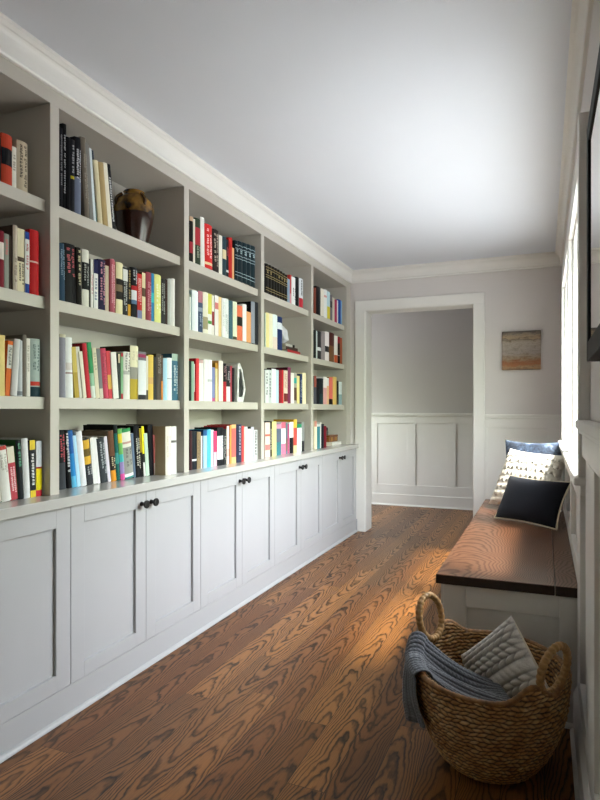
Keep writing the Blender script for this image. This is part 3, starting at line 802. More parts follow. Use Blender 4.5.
# fourth bay (3)
row(3, 0, 265.2, [(px, py, 'gilt-banded black bound volume', '#1a1815', dict(t=t('#9c8a55',.6,.8,'b')))
   for k, (px, py) in enumerate(((268.5, 264), (271.7, 265.5), (274.5, 267), (277.1, 268.5), (279.8, 270), (282.5, 271.7), (285.0, 273.5), (287.3, 275)))] + [
 (289.9, 279, 'blue-grey paperback', '#7d97aa'),
 (291.7, 275, 'thin red paperback', '#bf4038', dict(b=[(0,.35,'#d98a90')])),
 (295.3, 277.5, 'white hardback with black lettering', '#e6e6e4', dict(t=t('#55565a',.1,.6))),
 (299, 277.5, 'black hardback with teal edge', '#151719', dict(side='#2b5a63')),
 (303, 279, 'black and white hardback with a red foot', '#cfd2d4', dict(b=[(0,.32,'#b52c38')], t=t('#1f2022',.36,.95,'w')))])
row(3, 1, 265.2, [
 (266, 313, 'thin pale green paperback', '#c9d8c4'),
 (269.2, 313, 'pale yellow hardback', '#e6d896'),
 (272.8, 314, 'cream hardback', '#e3dcc0'),
 (277.3, 315, 'pale blue-white hardback', '#dbe5e4', dict(b=[(0,.35,'#e3d2c6')])),
 (282.2, 317, 'navy hardback with a white label', '#1f2f5c', dict(b=[(.62,.82,'#d3d7dc')]))])
row(3, 2, 265.2, [
 (268.7, 370, 'white paperback with black pattern', '#d6d9d8', dict(t=t('#3d4346',.05,.9,'w'))),
 (271.5, 370, 'grey and white patterned paperback', '#c2c9ca', dict(t=t('#4b5254',.1,.9,'w'))),
 (276, 369, 'white hardback', '#e6e9ea', dict(side='#241014')),
 (279, 370, 'pale blue paperback', '#bcd3de'),
 (281.8, 370, 'dark red paperback', '#8d1f26', dict(side='#2d0b10')),
 (284, 370, 'bright red paperback', '#c23338'),
 (287.6, 370.5, 'cream paperback with a dark red picture', '#dcc9b6', dict(b=[(.05,.3,'#6f2d28')], t=t('#b98a80',.4,.9))),
 (290.8, 367.5, 'plum hardback', '#7a3552', dict(side='#3a0f1c')),
 (294, 373, 'white hardback beside the plum one', '#e9e4dc'),
 (296.9, 373, 'grey paperback with teal and brown blocks', '#a9a49a', dict(b=[(.1,.52,'#5b4438'),(.66,.84,'#2fa39c')])),
 (300.2, 376, 'pale yellow paperback', '#e4d48e'),
 (302.4, 374, 'slim navy paperback', '#2b3a5e', dict(t=t('#a3adc0',.1,.8))),
 (306, 373, 'cream hardback at the end of the row', '#e8dcb6')])
row(3, 3, 265.2, [
 (270, 422.5, 'pink and cream hardback', '#e8cfc2', dict(b=[(.2,.36,'#d8837c'),(.6,.66,'#c9705f')])),
 (272, 422, 'slim dark patterned paperback', '#3c3b33', dict(t=t('#b5b3a2',.1,.8,'w'))),
 (276.4, 421.5, 'pale yellow hardback', '#e8dd8f', dict(side='#1f1b18')),
 (281.3, 424, 'slate hardback with a teal foot', '#5d6879', dict(b=[(0,.42,'#3f7d86'),(.85,1,'#c98fa8')])),
 (285.8, 422, 'pink-white paperback', '#e9dee2', dict(b=[(0,.33,'#e07f9a'),(.8,1,'#c9697c')])),
 (287.6, 423, 'slim slate paperback', '#6a7d88', dict(b=[(.1,.5,'#7d6a62')])),
 (289.5, 424, 'slim magenta paperback', '#c0507a'),
 (293.5, 422, 'white hardback with a black lower spine', '#e8e2df', dict(b=[(0,.5,'#222024')])),
 (297, 419.5, 'gold and red hardback', '#c8534a', dict(b=[(0,.22,'#dccf9a'),(.75,1,'#d9b44a')], side='#b5861f')),
 (301.6, 424, 'white paperback with a green and black head', '#eaece9', dict(b=[(.86,1,'#2f8d62')], side='#17171a')),
 (304.3, 422, 'grey paperback with a black foot', '#8d8f8c', dict(b=[(0,.35,'#242528')]))])
# far bay (4)
row(4, 0, 314.2, [
 (315.8, 288, 'slim brown-red hardback', '#7d3f30'),
 (320.5, 287, 'thick black hardback', '#121214'),
 (324, 289, 'cream hardback', '#dcd6c6', dict(side='#1c2a44')),
 (327.1, 290, 'white hardback with a pink mark', '#e4e4df', dict(b=[(.72,.8,'#d8a09a')])),
 (330, 292, 'pale blue hardback with a yellow foot', '#b5d3d8', dict(b=[(0,.45,'#d8c83c')])),
 (332.4, 295, 'grey and black paperback', '#6a6468', dict(b=[(.5,.75,'#2b2a2e')])),
 (334.8, 298, 'beige paperback', '#cfc4b2'),
 (337, 300, 'magenta hardback', '#a8325a'),
 (338.1, 300.5, 'thin white paperback', '#e4e2e2'),
 (340.8, 300, 'royal blue hardback', '#1d4a96'),
 (342, 301, 'thin light blue paperback', '#86aacb')])
row(4, 1, 314.2, [
 (316, 330, 'slim black hardback', '#1f2222'),
 (317.3, 331, 'thin pale paperback', '#cdd8d4'),
 (321.2, 331.5, 'black and white patterned hardback', '#2c2b2d', dict(b=[(.3,.42,'#d0d0d0')])),
 (325, 332, 'grey-mauve hardback', '#8f8487'),
 (329, 332, 'pinkish white hardback with a black square', '#e3d8da', dict(b=[(.3,.5,'#26262b')])),
 (334.2, 333, 'thick maroon hardback', '#4c211d', dict(b=[(0,.55,'#6d4a2d')])),
 (337.6, 336, 'white hardback with a rust foot', '#e6e0d9', dict(b=[(0,.28,'#b5532d')])),
 (340.1, 337, 'dark red hardback with a black lower spine', '#8a1a28', dict(b=[(0,.75,'#2a1a14'),(.28,.3,'#bbbbbb')])),
 (342.2, 338, 'rust paperback', '#a5552f')])
row(4, 2, 314.2, [
 (316.3, 376, 'slim rust and grey hardback', '#4a4a54', dict(b=[(.6,1,'#9a5248')])),
 (319.8, 379, 'black hardback', '#16161c', dict(side='#d8d8d4')),
 (323.3, 378.5, 'black hardback with dark teal foot', '#1a2026', dict(b=[(0,.4,'#22363a')])),
 (326.8, 377, 'white hardback with a pink-red stripe', '#e3dcdc', dict(b=[(0,.6,'#d8a09e')])),
 (328.9, 378, 'slim peach paperback', '#dfb48c', dict(b=[(.7,1,'#dadada')])),
 (332.8, 377.5, 'coral hardback with a black foot', '#dc6f62', dict(b=[(0,.2,'#1d1714')], side='#1a1512')),
 (336.6, 377, 'tan-yellow hardback', '#d9b76a'),
 (338.7, 381, 'slim black paperback', '#1e1c1c'),
 (341.9, 382, 'pale blue-white hardback', '#d5dfe0', dict(b=[(0,.45,'#8aa6ae')]))])
row(4, 3, 314.4, [
 (317, 421, 'cream hardback', '#e4d8b8', dict(b=[(.8,1,'#c98a7a')])),
 (320.2, 424, 'teal hardback', '#3f7f88', dict(b=[(.9,1,'#d5d8d4')])),
 (321.6, 422.5, 'thin white paperback', '#dedad2'),
 (324, 424, 'black hardback', '#1c1d24'),
 (326.5, 426, 'dark red hardback', '#741c28')])
# ------------------------------------------------------------------ objects among the books
# glazed jar with lug handles
def jar():
    zs = ZS[0]; cx, cy = -1.955, 2.535
    root = thing('glazed_jar', 'round brown and ochre glazed jar on the top shelf beside leaning books', 'jar', (cx, cy, zs))
    N = NT('jar_glaze'); tc = N.n('ShaderNodeTexCoord'); sp = N.n('ShaderNodeSeparateXYZ'); N.lk(tc.outputs['Object'], sp.inputs[0])
    nz = N.noise(tc.outputs['Object'], 9, 3); n2 = N.noise(tc.outputs['Object'], 40, 3)
    edge = N.math('ADD', sp.outputs[2], N.math('MULTIPLY', N.math('SUBTRACT', nz, .5), .03))
    up = N.math('GREATER_THAN', edge, .172)
    och = N.mix(n2, lin('#6e4a14'), lin('#9c7224')); br = N.mix(nz, lin('#1a0b06'), lin('#3a1a0d'))
    dark = N.ramp(nz, [(.38, (.02, .008, .003, 1)), (.52, (1, 1, 1, 1))])
    c = N.mix(up, br, N.mix(1.0, och, dark, 'MULTIPLY'))
    N.lk(c, N.b.inputs['Base Color']); N.b.inputs['Roughness'].default_value = .22
    b = NB()
    P = [(0, 0), (.058, 0), (.064, .004), (.072, .04), (.084, .09), (.095, .14), (.1, .175), (.1, .205), (.093, .235), (.078, .257), (.06, .27), (.052, .276), (.05, .284), (.054, .292), (.05, .296), (.043, .292), (.042, .278), (.05, .26), (0, .25)]
    lathe(b, P, (cx, cy, zs+.0005)); obj('body', b, N.m, root)
    for a in (-.35, 1.3, 2.8, 4.3):
        b = NB(); pts = []
        for k in range(9):
            t = k/8; z = .272 - .062*t; r = .068 + .026*t + .017*math.sin(math.pi*t)
            pts.append((cx + r*math.cos(a), cy + r*math.sin(a), zs+z))
        tube(b, pts, .008, 8); obj('lug_handle', b, mat('#5e3f16', .25, noise=.5, nscale=60), root)
jar()

# geode bookend: irregular white rim around a dark face
def geode():
    zs = ZS[2]; x0, x1 = -1.95, -1.86; y0 = y_on(234.7, -1.88)
    prof = [(0, 0), (.085, 0), (.118, .085), (.075, .215), (.035, .262), (.006, .25)]
    root = thing('geode_bookend', 'white-rimmed dark geode bookend at the end of the third shelf books', 'bookend', (-1.9, y0+.05, zs))
    b = NB(); cyy = .058; cz = .125
    inn = [(cyy + (p-cyy)*.62, cz + (q-cz)*.72) for p, q in prof]
    n = len(prof)
    O0 = [b.verts.new((x0, y0+p, zs+q+.0005)) for p, q in prof]; O1 = [b.verts.new((x1, y0+p, zs+q+.0005)) for p, q in prof]
    I0 = [b.verts.new((x0, y0+p, zs+q)) for p, q in inn]; I1 = [b.verts.new((x1, y0+p, zs+q)) for p, q in inn]
    for k in range(n):
        j = (k+1) % n
        b.faces.new((O0[k], O0[j], O1[j], O1[k])); b.faces.new((I0[k], I1[k], I1[j], I0[j]))
        b.faces.new((O1[k], O1[j], I1[j], I1[k])); b.faces.new((O0[k], I0[k], I0[j], O0[j]))
    obj('stone_rim', b, mat('#d9d8d4', .5, noise=.15, nscale=30), root, bevel=.004)
    b = NB(); prism(b, [(y0+p, zs+q) for p, q in inn], 'x', x0+.005, x1-.006)
    bmesh.ops.subdivide_edges(b, edges=b.edges, cuts=3, use_grid_fill=True)
    for v in b.verts:
        if v.co.x > x1-.01: v.co.x += rnd.uniform(-.004, .004)
    obj('crystal_face', b, mat('#23282a', .3, noise=.6, nscale=70), root)
geode()

# fourth bay, second shelf: flat stack with a faceted stone on it
zs = ZS[1]; ya = y_on(282.7, -1.88)
def flat(name, label, x0, x1, y0, y1, z0, h, cover, hard=True, group=None, rot=0):
    root = thing(name, label, 'book', ((x0+x1)/2, (y0+y1)/2, z0), group)
    b = NB(); e = .002
    box(b, x0, x1, y0, y1, z0+.0003, z0+e+.0003); box(b, x0, x1, y0, y1, z0+h-e, z0+h-.0002); box(b, x1-e, x1, y0, y1, z0+.0003, z0+h-.0002)
    obj('cover', b, mat(cover, .45, noise=.08, nscale=40), root, bevel=.0008)
    b = NB(); box(b, x0+.003, x1-e, y0+.003, y1-.003, z0+e+.0003, z0+h-e); obj('pages', b, PAGES, root)
    return root
g = 'books lying flat on the second shelf of the fourth bay'
flat('hardback_book', 'red hardback lying flat at the bottom of the small stack under the stone', -2.08, -1.84, ya, ya+.265, zs, .026, '#a8242a', group=g)
flat('hardback_book', 'dark brown hardback lying flat in the middle of the small stack', -2.07, -1.85, ya, ya+.235, zs+.026, .027, '#3a2822', group=g)
flat('paperback_book', 'grey-white paperback lying flat topmost in the stack under the stone', -2.06, -1.86, ya+.01, ya+.15, zs+.053, .022, '#b9b3ac', group=g)
b = NB()
bmesh.ops.create_icosphere(b, subdivisions=1, radius=1, matrix=Matrix.Translation((-1.93, ya+.085, zs+.1525)) @ Matrix.Diagonal((.06, .078, .082, 1)))
for v in b.verts: v.co += Vector([rnd.uniform(-.006, .006) for _ in range(3)])
zmin = min(v.co.z for v in b.verts)
for v in b.verts: v.co.z = max(v.co.z, zs+.0755); 
tag(obj('faceted_stone', b, mat('#d4d4d8', .5, noise=.2, nscale=12)), 'pale faceted stone sitting on the small stack of flat books', 'ornament')
# small camera-like black block beside the stone on the stack
b = NB(); box(b, -1.95, -1.88, ya+.16, ya+.225, zs+.0535, zs+.083); tube(b, [(-1.88, ya+.195, zs+.068), (-1.862, ya+.195, zs+.068)], .012, 16)
tag(obj('small_camera', b, mat('#1d1c1e', .4, noise=.2), bevel=.003), 'small black boxy ornament beside the pale stone', 'ornament')

# far bay, countertop: white book, two amber boxes, dark lidded jar
yb = y_on(327.2, -1.88)
flat('hardback_book', 'white hardback lying flat on the countertop under the amber boxes', -2.07, -1.83, yb, yb+.27, ZCT, .034, '#e3dfd4')
for k, (a, c, lab) in enumerate(((0, .13, 'amber leather box nearer the books, on the white flat book'), (.134, .25, 'amber leather box nearer the doorway, on the white flat book'))):
    root = thing('leather_box', lab, 'box', (-1.93, yb+(a+c)/2, ZCT+.034), 'amber boxes in the far bay')
    b = NB(); box(b, -2.03, -1.86, yb+a, yb+c, ZCT+.0343, ZCT+.078); obj('box_body', b, mat('#8a5424', .4, noise=.3, nscale=25), root, bevel=.003)
    b = NB(); box(b, -2.032, -1.857, yb+a+.0001, yb+c-.0001, ZCT+.0785, ZCT+.098); obj('lid', b, mat('#7a461d', .4, noise=.3, nscale=25), root, bevel=.003)
    b = NB(); box(b, -1.8595, -1.8565, yb+(a+c)/2-.012, yb+(a+c)/2+.012, ZCT+.045, ZCT+.076); obj('clasp', b, mat('#caa24a', .3, metal=.8), root)
root = thing('lidded_jar', 'small dark glass jar with a black lid on the amber box', 'jar', (-1.93, yb+.075, ZCT+.098))
b = NB(); lathe(b, [(0, 0), (.032, 0), (.036, .01), (.036, .03), (.03, .043), (0, .043)], (-1.93, yb+.068, ZCT+.0985), 24); obj('jar_body', b, mat('#5c6257', .15, noise=.3), root)
b = NB(); lathe(b, [(0, .0432), (.033, .0432), (.033, .066), (.026, .074), (0, .075)], (-1.93, yb+.068, ZCT+.0985), 24); obj('lid', b, BLACK, root)

# ------------------------------------------------------------------ bench
BZ = .533; BX0, BX1 = -.41, XN-.013
root = thing('storage_bench', 'built-in window bench with dark oak lid and painted panelled base', 'bench', (-.13, 3.6, 0))
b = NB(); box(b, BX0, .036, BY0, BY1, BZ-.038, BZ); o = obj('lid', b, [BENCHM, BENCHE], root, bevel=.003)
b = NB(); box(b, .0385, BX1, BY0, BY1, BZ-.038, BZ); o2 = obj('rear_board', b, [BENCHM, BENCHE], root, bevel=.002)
for q in (o, o2):
    q['label'] = 'dark oak board'
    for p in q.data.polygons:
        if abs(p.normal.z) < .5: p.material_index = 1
b = NB(); fy = BY0+.017
box(b, BX0+.03, BX1, fy+.012, BY1-.01, 0, BZ-.0385)
xl, xr2, zt = -.2925, .054, .4075
box(b, BX0+.03, xl, fy, fy+.012, 0, BZ-.0385); box(b, xr2, BX1, fy, fy+.012, 0, BZ-.0385)
box(b, xl, xr2, fy, fy+.012, zt, BZ-.0385); box(b, xl, xr2, fy, fy+.012, 0, .14)
obj('base', b, TRIM, root, bevel=.002)
b = NB(); quarter(b, 'x', fy, -1, BX0+.03, XN-.031, .015); obj('shoe_mould', b, TRIM, root)
b = NB()
for a, c in ((BY0+.02, BY0+.10), (3.15, 3.25), (3.9, 4.0), (BY1-.1, BY1-.012)): box(b, BX0+.018, BX0+.03, a, c, .14, .41)
box(b, BX0+.018, BX0+.03, BY0+.02, BY1-.012, .41, BZ-.0385); box(b, BX0+.018, BX0+.03, BY0+.02, BY1-.012, 0, .14)
obj('front_panelling', b, TRIM, root, bevel=.002)

# ------------------------------------------------------------------ cushions
def cushion_pts(n, w, h, T, pinch=.085, puff=.5):
    """front and back grids of a plump cushion in local (u right, v up, n front)"""
    def P(i, j, s):
        u = -1 + 2*i/n; v = -1 + 2*j/n
        prof = max(0, (1-abs(u)**2.6)*(1-abs(v)**2.6))**puff
        du = 1 - pinch*(1-v*v)*abs(u)**3; dv = 1 - pinch*(1-u*u)*abs(v)**3
        return u*du*w/2, v*dv*h/2, s*T/2*prof
    return P
def cushion(bm, fr, n, w, h, T, pinch=.085, disp=None, mi=(0, 0), puff=.5):
    P = cushion_pts(n, w, h, T, pinch, puff); V = {}
    for s in (1, -1):
        for i in range(n+1):
            for j in range(n+1):
                edge = i in (0, n) or j in (0, n)
                if s == -1 and edge: V[s, i, j] = V[1, i, j]; continue
                u, v, d = P(i, j, s)
                if disp and s == 1: d += disp(u/(w/2), v/(h/2), i/n, j/n)
                V[s, i, j] = bm.verts.new(fr(u, v, d))
        for i in range(n):
            for j in range(n):
                q = [V[s, i, j], V[s, i+1, j], V[s, i+1, j+1], V[s, i, j+1]]
                if s == -1: q = q[::-1]
                f = bm.faces.new(q); f.smooth = True; f.material_index = mi[0 if s == 1 else 1]
    ring = [(i, 0) for i in range(n)] + [(n, j) for j in range(n)] + [(i, n) for i in range(n, 0, -1)] + [(0, j) for j in range(n, 0, -1)]
    return [V[1, i, j].co.copy() for i, j in ring]
def frame(A, e, tilt, w, h):
    """A: bottom-left corner, e: unit dir along the bottom (to the right), tilt: lean back (deg)"""
    e = Vector((*e, 0)).normalized(); back = Vector((-e.y, e.x, 0))
    t = math.radians(tilt); up = Vector((0, 0, 1))*math.cos(t) + back*math.sin(t)
    nrm = (back*-math.cos(t) + Vector((0, 0, 1))*math.sin(t))
    A = Vector(A); C = A + e*w/2 + up*h/2
    return (lambda u, v, d: C + e*u + up*v + nrm*d), C
def fabric(name, c1, c2, scale=300, rough=.9):
    N = NT(name); tc = N.n('ShaderNodeTexCoord')
    f = N.noise(tc.outputs['Object'], scale, 2); f2 = N.noise(tc.outputs['Object'], 14, 3)
    N.lk(N.mix(f2, N.mix(f, lin(c1), lin(c2)), lin(c1)), N.b.inputs['Base Color']); N.b.inputs['Roughness'].default_value = rough
    bp = N.n('ShaderNodeBump'); bp.inputs['Strength'].default_value = .3; bp.inputs['Distance'].default_value = .001
    N.lk(f, bp.inputs['Height']); N.lk(bp.outputs[0], N.b.inputs['Normal'])
    N.b.inputs['Sheen Weight'].default_value = .15
    return N.m
# rear: blue and white tie-dyed
N = NT('tie_dye_cloth'); tc = N.n('ShaderNodeTexCoord')
a = N.noise(tc.outputs['Object'], 13, 4, .6, .6); a2 = N.noise(tc.outputs['Object'], 90, 3)
N.lk(N.ramp(N.math('ADD', N.math('MULTIPLY', a, .7), N.math('MULTIPLY', a2, .3)), [(.42, lin('#1f2734')), (.55, lin('#3a475a')), (.63, lin('#6f7c90')), (.70, lin('#d0d2d8'))]), N.b.inputs['Base Color'])
N.b.inputs['Roughness'].default_value = .9; TIE = N.m
PIPE = fabric('piping_cloth', '#d9cdb4', '#c2b394')
def put_cushion(name, label, A, e, tilt, w, h, T, mats, disp=None, piping=None, n=40, mi=(0, 0), group='cushions on the window bench', roll=0, pr=.006, taper=.0):
    fr, C = frame(A, e, tilt, w, h)
    if roll:
        f0 = fr; cr, sr = math.cos(roll), math.sin(roll)
        def fr(u, v, d):
            u = u*(1 - taper*(v/h+.5)) + taper*.5*w*.35*(v/h+.5)
            return f0(u*cr - v*sr, u*sr + v*cr, d)
    root = thing(name, label, 'cushion', (C.x, C.y, A[2]), group)
    b = NB(); ring = cushion(b, fr, n, w, h, T, disp=disp, mi=mi)
    zmin = min(v.co.z for v in b.verts) - (pr if piping else 0)
    dz = BZ + .0015 - zmin
    for v in b.verts: v.co.z += dz
    obj('cover', b, mats, root)
    if piping:
        b = NB(); tube(b, [p + Vector((0, 0, dz)) for p in ring[::2]], pr, 8, closed=True); obj('piping', b, piping, root)
    return (lambda u, v, d: fr(u, v, d) + Vector((0, 0, dz))), root
put_cushion('cushion', 'blue and white dyed cushion at the back of the three on the bench', (-.285, 4.49, BZ), (.97, -.24), 11, .40, .46, .11, TIE)
NAVY = fabric('navy_cloth', '#0e1018', '#161923', 260); NAVY.node_tree.nodes['Principled BSDF'].inputs['Sheen Weight'].default_value = .08; NAVY.node_tree.nodes['Principled BSDF'].inputs['Specular IOR Level'].default_value = .25
WHITE = fabric('white_wool', '#dcd6c9', '#cfc7b6', 200)
wfr, wroot = put_cushion('cushion', 'white cushion with rows of fringe, middle of the three on the bench', (-.345, 4.245, BZ), (.90, -.43), 27, .45, .42, .16, WHITE, roll=-.07, taper=.09)
# rows of fringe: ruffled strips across the front of the white cushion
P = cushion_pts(40, .45, .42, .16)
for k in range(8):
    vv = -.80 + k*.235
    b = NB(); prev = None; M = 90
    for i in range(M+1):
        q = i/M*40; u, v, d = P(q, (vv+1)*20, 1)
        wob = .004*math.sin(i*.9+k*2) + .003*math.sin(i*2.3+k) + rnd.uniform(-.002, .002)
        drop = .036 + .006*math.sin(i*.5+k*1.7) + rnd.uniform(-.003, .003)
        u2, v2, d2 = P(q, max(.2, (vv+1)*20 - drop/.42*40), 1)
        A0 = wfr(u, v, d+.001); A1 = wfr(u, (v*2+v2)/3+.003, max(d, d2)*.5+d*.5+.0025+wob*.4); A2 = wfr(u+wob, v2, d2+.0025+wob*.4); A3 = wfr(u, v2+.004, d2+.002)
        cur = [b.verts.new(p) for p in (A0, A1, A2, A3)]
        for r in cur: r.co.z = max(r.co.z, BZ+.002)
        if prev:
            for j in range(3):
                f = b.faces.new((prev[j], cur[j], cur[j+1], prev[j+1])); f.smooth = True
        prev = cur
    obj('fringe', b, WHITE, wroot)
put_cushion('lumbar_cushion', 'navy lumbar cushion with cream piping, frontmost on the bench', (-.283, 3.86, BZ), (.80, -.60), 28, .43, .285, .13, NAVY, piping=PIPE, pr=.0055)

# ------------------------------------------------------------------ woven basket
BC = Vector((-.176, 2.143, 0)); HA = math.radians(151)   # handle axis
def prof_r(z):
    pts = [(0, .125), (.02, .152), (.06, .182), (.12, .212), (.2, .238), (.28, .250), (.45, .258)]
    for (a, ra), (c, rc) in zip(pts, pts[1:]):
        if z <= c: return ra + (rc-ra)*(z-a)/(c-a)
    return pts[-1][1]
HR = HA + math.pi - .12
def rim_z(phi):
    z = .35 - .020*(1-math.sin(phi))
    for h in (HA, HR):
        d = abs((phi-h+math.pi) % (2*math.pi) - math.pi)*.255
        z += .048*math.exp(-((d-.085)/.055)**2)
    return z
SEAG = NT('woven_seagrass')
tc = SEAG.n('ShaderNodeTexCoord')
a = SEAG.noise(tc.outputs['Object'], 26, 3, .6); a2 = SEAG.noise(tc.outputs['Object'], 160, 2); a3 = SEAG.noise(tc.outputs['Object'], 5, 2)
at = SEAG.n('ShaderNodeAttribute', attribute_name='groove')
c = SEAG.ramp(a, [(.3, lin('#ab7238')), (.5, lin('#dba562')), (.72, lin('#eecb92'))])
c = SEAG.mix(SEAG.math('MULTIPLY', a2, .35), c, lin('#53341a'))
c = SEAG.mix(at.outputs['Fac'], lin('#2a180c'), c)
SEAG.lk(c, SEAG.b.inputs['Base Color']); SEAG.b.inputs['Roughness'].default_value = .62
SEAG = SEAG.m
HANDM = mat('#b98c54', .6, 'handle_seagrass', noise=.5, nscale=70, bump=.5, bscale=120)
SEAG_RIM = mat('#9a6c3a', .6, 'rim_seagrass', noise=.6, nscale=55, bump=.5, bscale=120)
broot = thing('woven_basket', 'round woven seagrass basket with two loop handles on the floor by the bench', 'basket', BC)
def weave(bm, groove, outer, lo=0.0):
    RH = .0142; NP = 58
    NPHI, NZ = 638, 130
    grid = []
    for j in range(NZ+1):
        ring = []
        for i in range(NPHI):
            ph = 2*math.pi*i/NPHI; zt = rim_z(ph)
            z = lo + (zt-lo)*j/NZ
            rowf = z/RH + .22*math.sin(ph*5 + z*25) + .18*math.sin(ph*17 - z*60); r_ = math.floor(rowf); fz = rowf - r_
            s = (ph/(2*math.pi)*NP + .5*(r_ % 2) + .7*(fz-.5)*(1 if r_ % 2 else -1)) ; fs = s - math.floor(s)
            # lens-shaped stitch
            hgt = math.sin(math.pi*fz)**.6 * (0.35 + .65*math.sin(math.pi*fs)**.55)
            jit = math.sin(r_*12.9 + math.floor(s)*78.2)*43758.5; jit -= math.floor(jit)
            d = .0066*hgt*(.7+.6*jit)
            rr = prof_r(z) + d if outer else prof_r(z) - .014 - d
            rim = (z - (zt-.012))/.012
            v = bm.verts.new((BC.x + rr*math.cos(ph), BC.y + rr*math.sin(ph), max(z, .0012)))
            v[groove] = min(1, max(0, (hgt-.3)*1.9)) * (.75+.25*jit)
            ring.append(v)
        grid.append(ring)
    for j in range(NZ):
        for i in range(NPHI):
            k = (i+1) % NPHI
            q = (grid[j][i], grid[j][k], grid[j+1][k], grid[j+1][i])
            f = bm.faces.new(q if outer else q[::-1]); f.smooth = True
    return grid
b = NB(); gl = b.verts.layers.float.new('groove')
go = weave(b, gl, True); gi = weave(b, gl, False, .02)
nphi = len(go[0])
for i in range(nphi):
    k = (i+1) % nphi
    # rounded rim
    f = b.faces.new((go[-1][i], go[-1][k], gi[-1][k], gi[-1][i])); f.smooth = True
    b.faces.new((go[0][k], go[0][i], gi[0][i], gi[0][k]))
b.faces.new(gi[0]); 
obj('woven_body', b, SEAG, broot, recalc=False)
b = NB()   # plaited rim
pts = []
for i in range(240):
    ph = 2*math.pi*i/240; r = prof_r(rim_z(ph)) - .004
    pts.append((BC.x + r*math.cos(ph), BC.y + r*math.sin(ph), rim_z(ph)))
tube(b, pts, .012, 10, closed=True, rs=[.0085 + .0022*abs(math.sin(i*1.2)) for i in range(240)]); obj('rim', b, SEAG_RIM, broot)
for sgn in (1, -1):
    ph = HA if sgn == 1 else HR
    c0 = Vector((math.cos(ph), math.sin(ph), 0)); tg = Vector((-math.sin(ph), math.cos(ph), 0))
    base = BC + c0*(prof_r(.34)-.002); zc = rim_z(ph)
    out = math.radians(11)
    upv = Vector((0, 0, 1))*math.cos(out) + c0*math.sin(out)
    pts = []; M = 130; a_, h_ = .063, .078
    for i in range(M):
        t = 2*math.pi*i/M
        pts.append(base + Vector((0, 0, zc+.082)) + tg*a_*math.cos(t) + upv*h_*math.sin(t))
    b = NB(); tube(b, pts, .0135, 12, closed=True, rs=[.0108 + .0024*abs(math.sin(i*math.pi*26/M)) for i in range(M)])
    obj('loop_handle', b, HANDM, broot)

# knitted cushion standing in the basket
def knit_fabric(name, c1, c2):
    N = NT(name); tc = N.n('ShaderNodeTexCoord'); at = N.n('ShaderNodeAttribute', attribute_name='groove')
    f = N.noise(tc.outputs['Object'], 240, 3)
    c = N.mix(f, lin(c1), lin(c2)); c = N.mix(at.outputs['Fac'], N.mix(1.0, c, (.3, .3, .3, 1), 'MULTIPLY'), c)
    N.lk(c, N.b.inputs['Base Color']); N.b.inputs['Roughness'].default_value = .95; N.b.inputs['Sheen Weight'].default_value = .2
    bp = N.n('ShaderNodeBump'); bp.inputs['Strength'].default_value = .5; bp.inputs['Distance'].default_value = .002
    N.lk(f, bp.inputs['Height']); N.lk(bp.outputs[0], N.b.inputs['Normal'])
    return N.m
KN = knit_fabric('chunky_knit', '#e0dbd4', '#c2bdb6')
KC = Vector((-.122, 2.165, .275)); hv = Vector((.75, -.65, -.03)).normalized(); dv = Vector((-.04, .14, 1)); dv = (dv - hv*dv.dot(hv)).normalized(); nv = hv.cross(dv).normalized()
if nv.y > 0: nv = -nv
ku = (hv + dv).normalized(); kv = (dv - hv).normalized()
S = .315
def kfr(u, v, d): return KC + ku*u + kv*v + nv*d
hts = {}
def stitch(u, v, fi, fj):
    # v bands: knotted rows alternating with smooth cords; u along the row
    bandn = (fj*7.0); bi = math.floor(bandn); fb = bandn - bi
    if bi == 3:          # cord: smooth twisted ridge
        s = fi*13 + fb*.9
        h = math.sin(math.pi*fb)**.6*(.8+.2*abs(math.sin(math.pi*s)))
    else:                      # braided knots
        two = fb*2; rr = math.floor(two); f2 = two - rr
        s = fi*9 + .5*((bi*2+rr) % 2) + (.55*(f2-.5) if (bi+rr) % 2 else -.55*(f2-.5)); fs = s - math.floor(s)
        h = (math.sin(math.pi*fs)**.55)*(math.sin(math.pi*f2)**.55)
    hts[round(fi*96), round(fj*96)] = h
    e = min(1, 8*min(fi, 1-fi, fj, 1-fj))
    return .017*h*e
b = NB(); gl = b.verts.layers.float.new('groove')
kroot = thing('knit_cushion', 'chunky pale grey knitted cushion standing on its corner inside the basket', 'cushion', (KC.x, KC.y, .06))
nK = 96; Pk = cushion_pts(nK, S, S, .10, .04)
V = {}
for s in (1, -1):
    for i in range(nK+1):
        for j in range(nK+1):
            edge = i in (0, nK) or j in (0, nK)
            if s == -1 and edge: V[s, i, j] = V[1, i, j]; continue
            u, v, d = Pk(i, j, s); h = 1
            if s == 1:
                d += stitch(u, v, i/nK, j/nK); h = hts[i, j]
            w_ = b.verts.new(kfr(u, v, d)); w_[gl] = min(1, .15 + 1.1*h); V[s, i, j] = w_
    for i in range(nK):
        for j in range(nK):
            q = [V[s, i, j], V[s, i+1, j], V[s, i+1, j+1], V[s, i, j+1]]
            f = b.faces.new(q if s == 1 else q[::-1]); f.smooth = True; f.material_index = 0 if s == 1 else 1
obj('cover', b, [KN, fabric('cushion_backing', '#c9bda8', '#b5a890')], kroot)

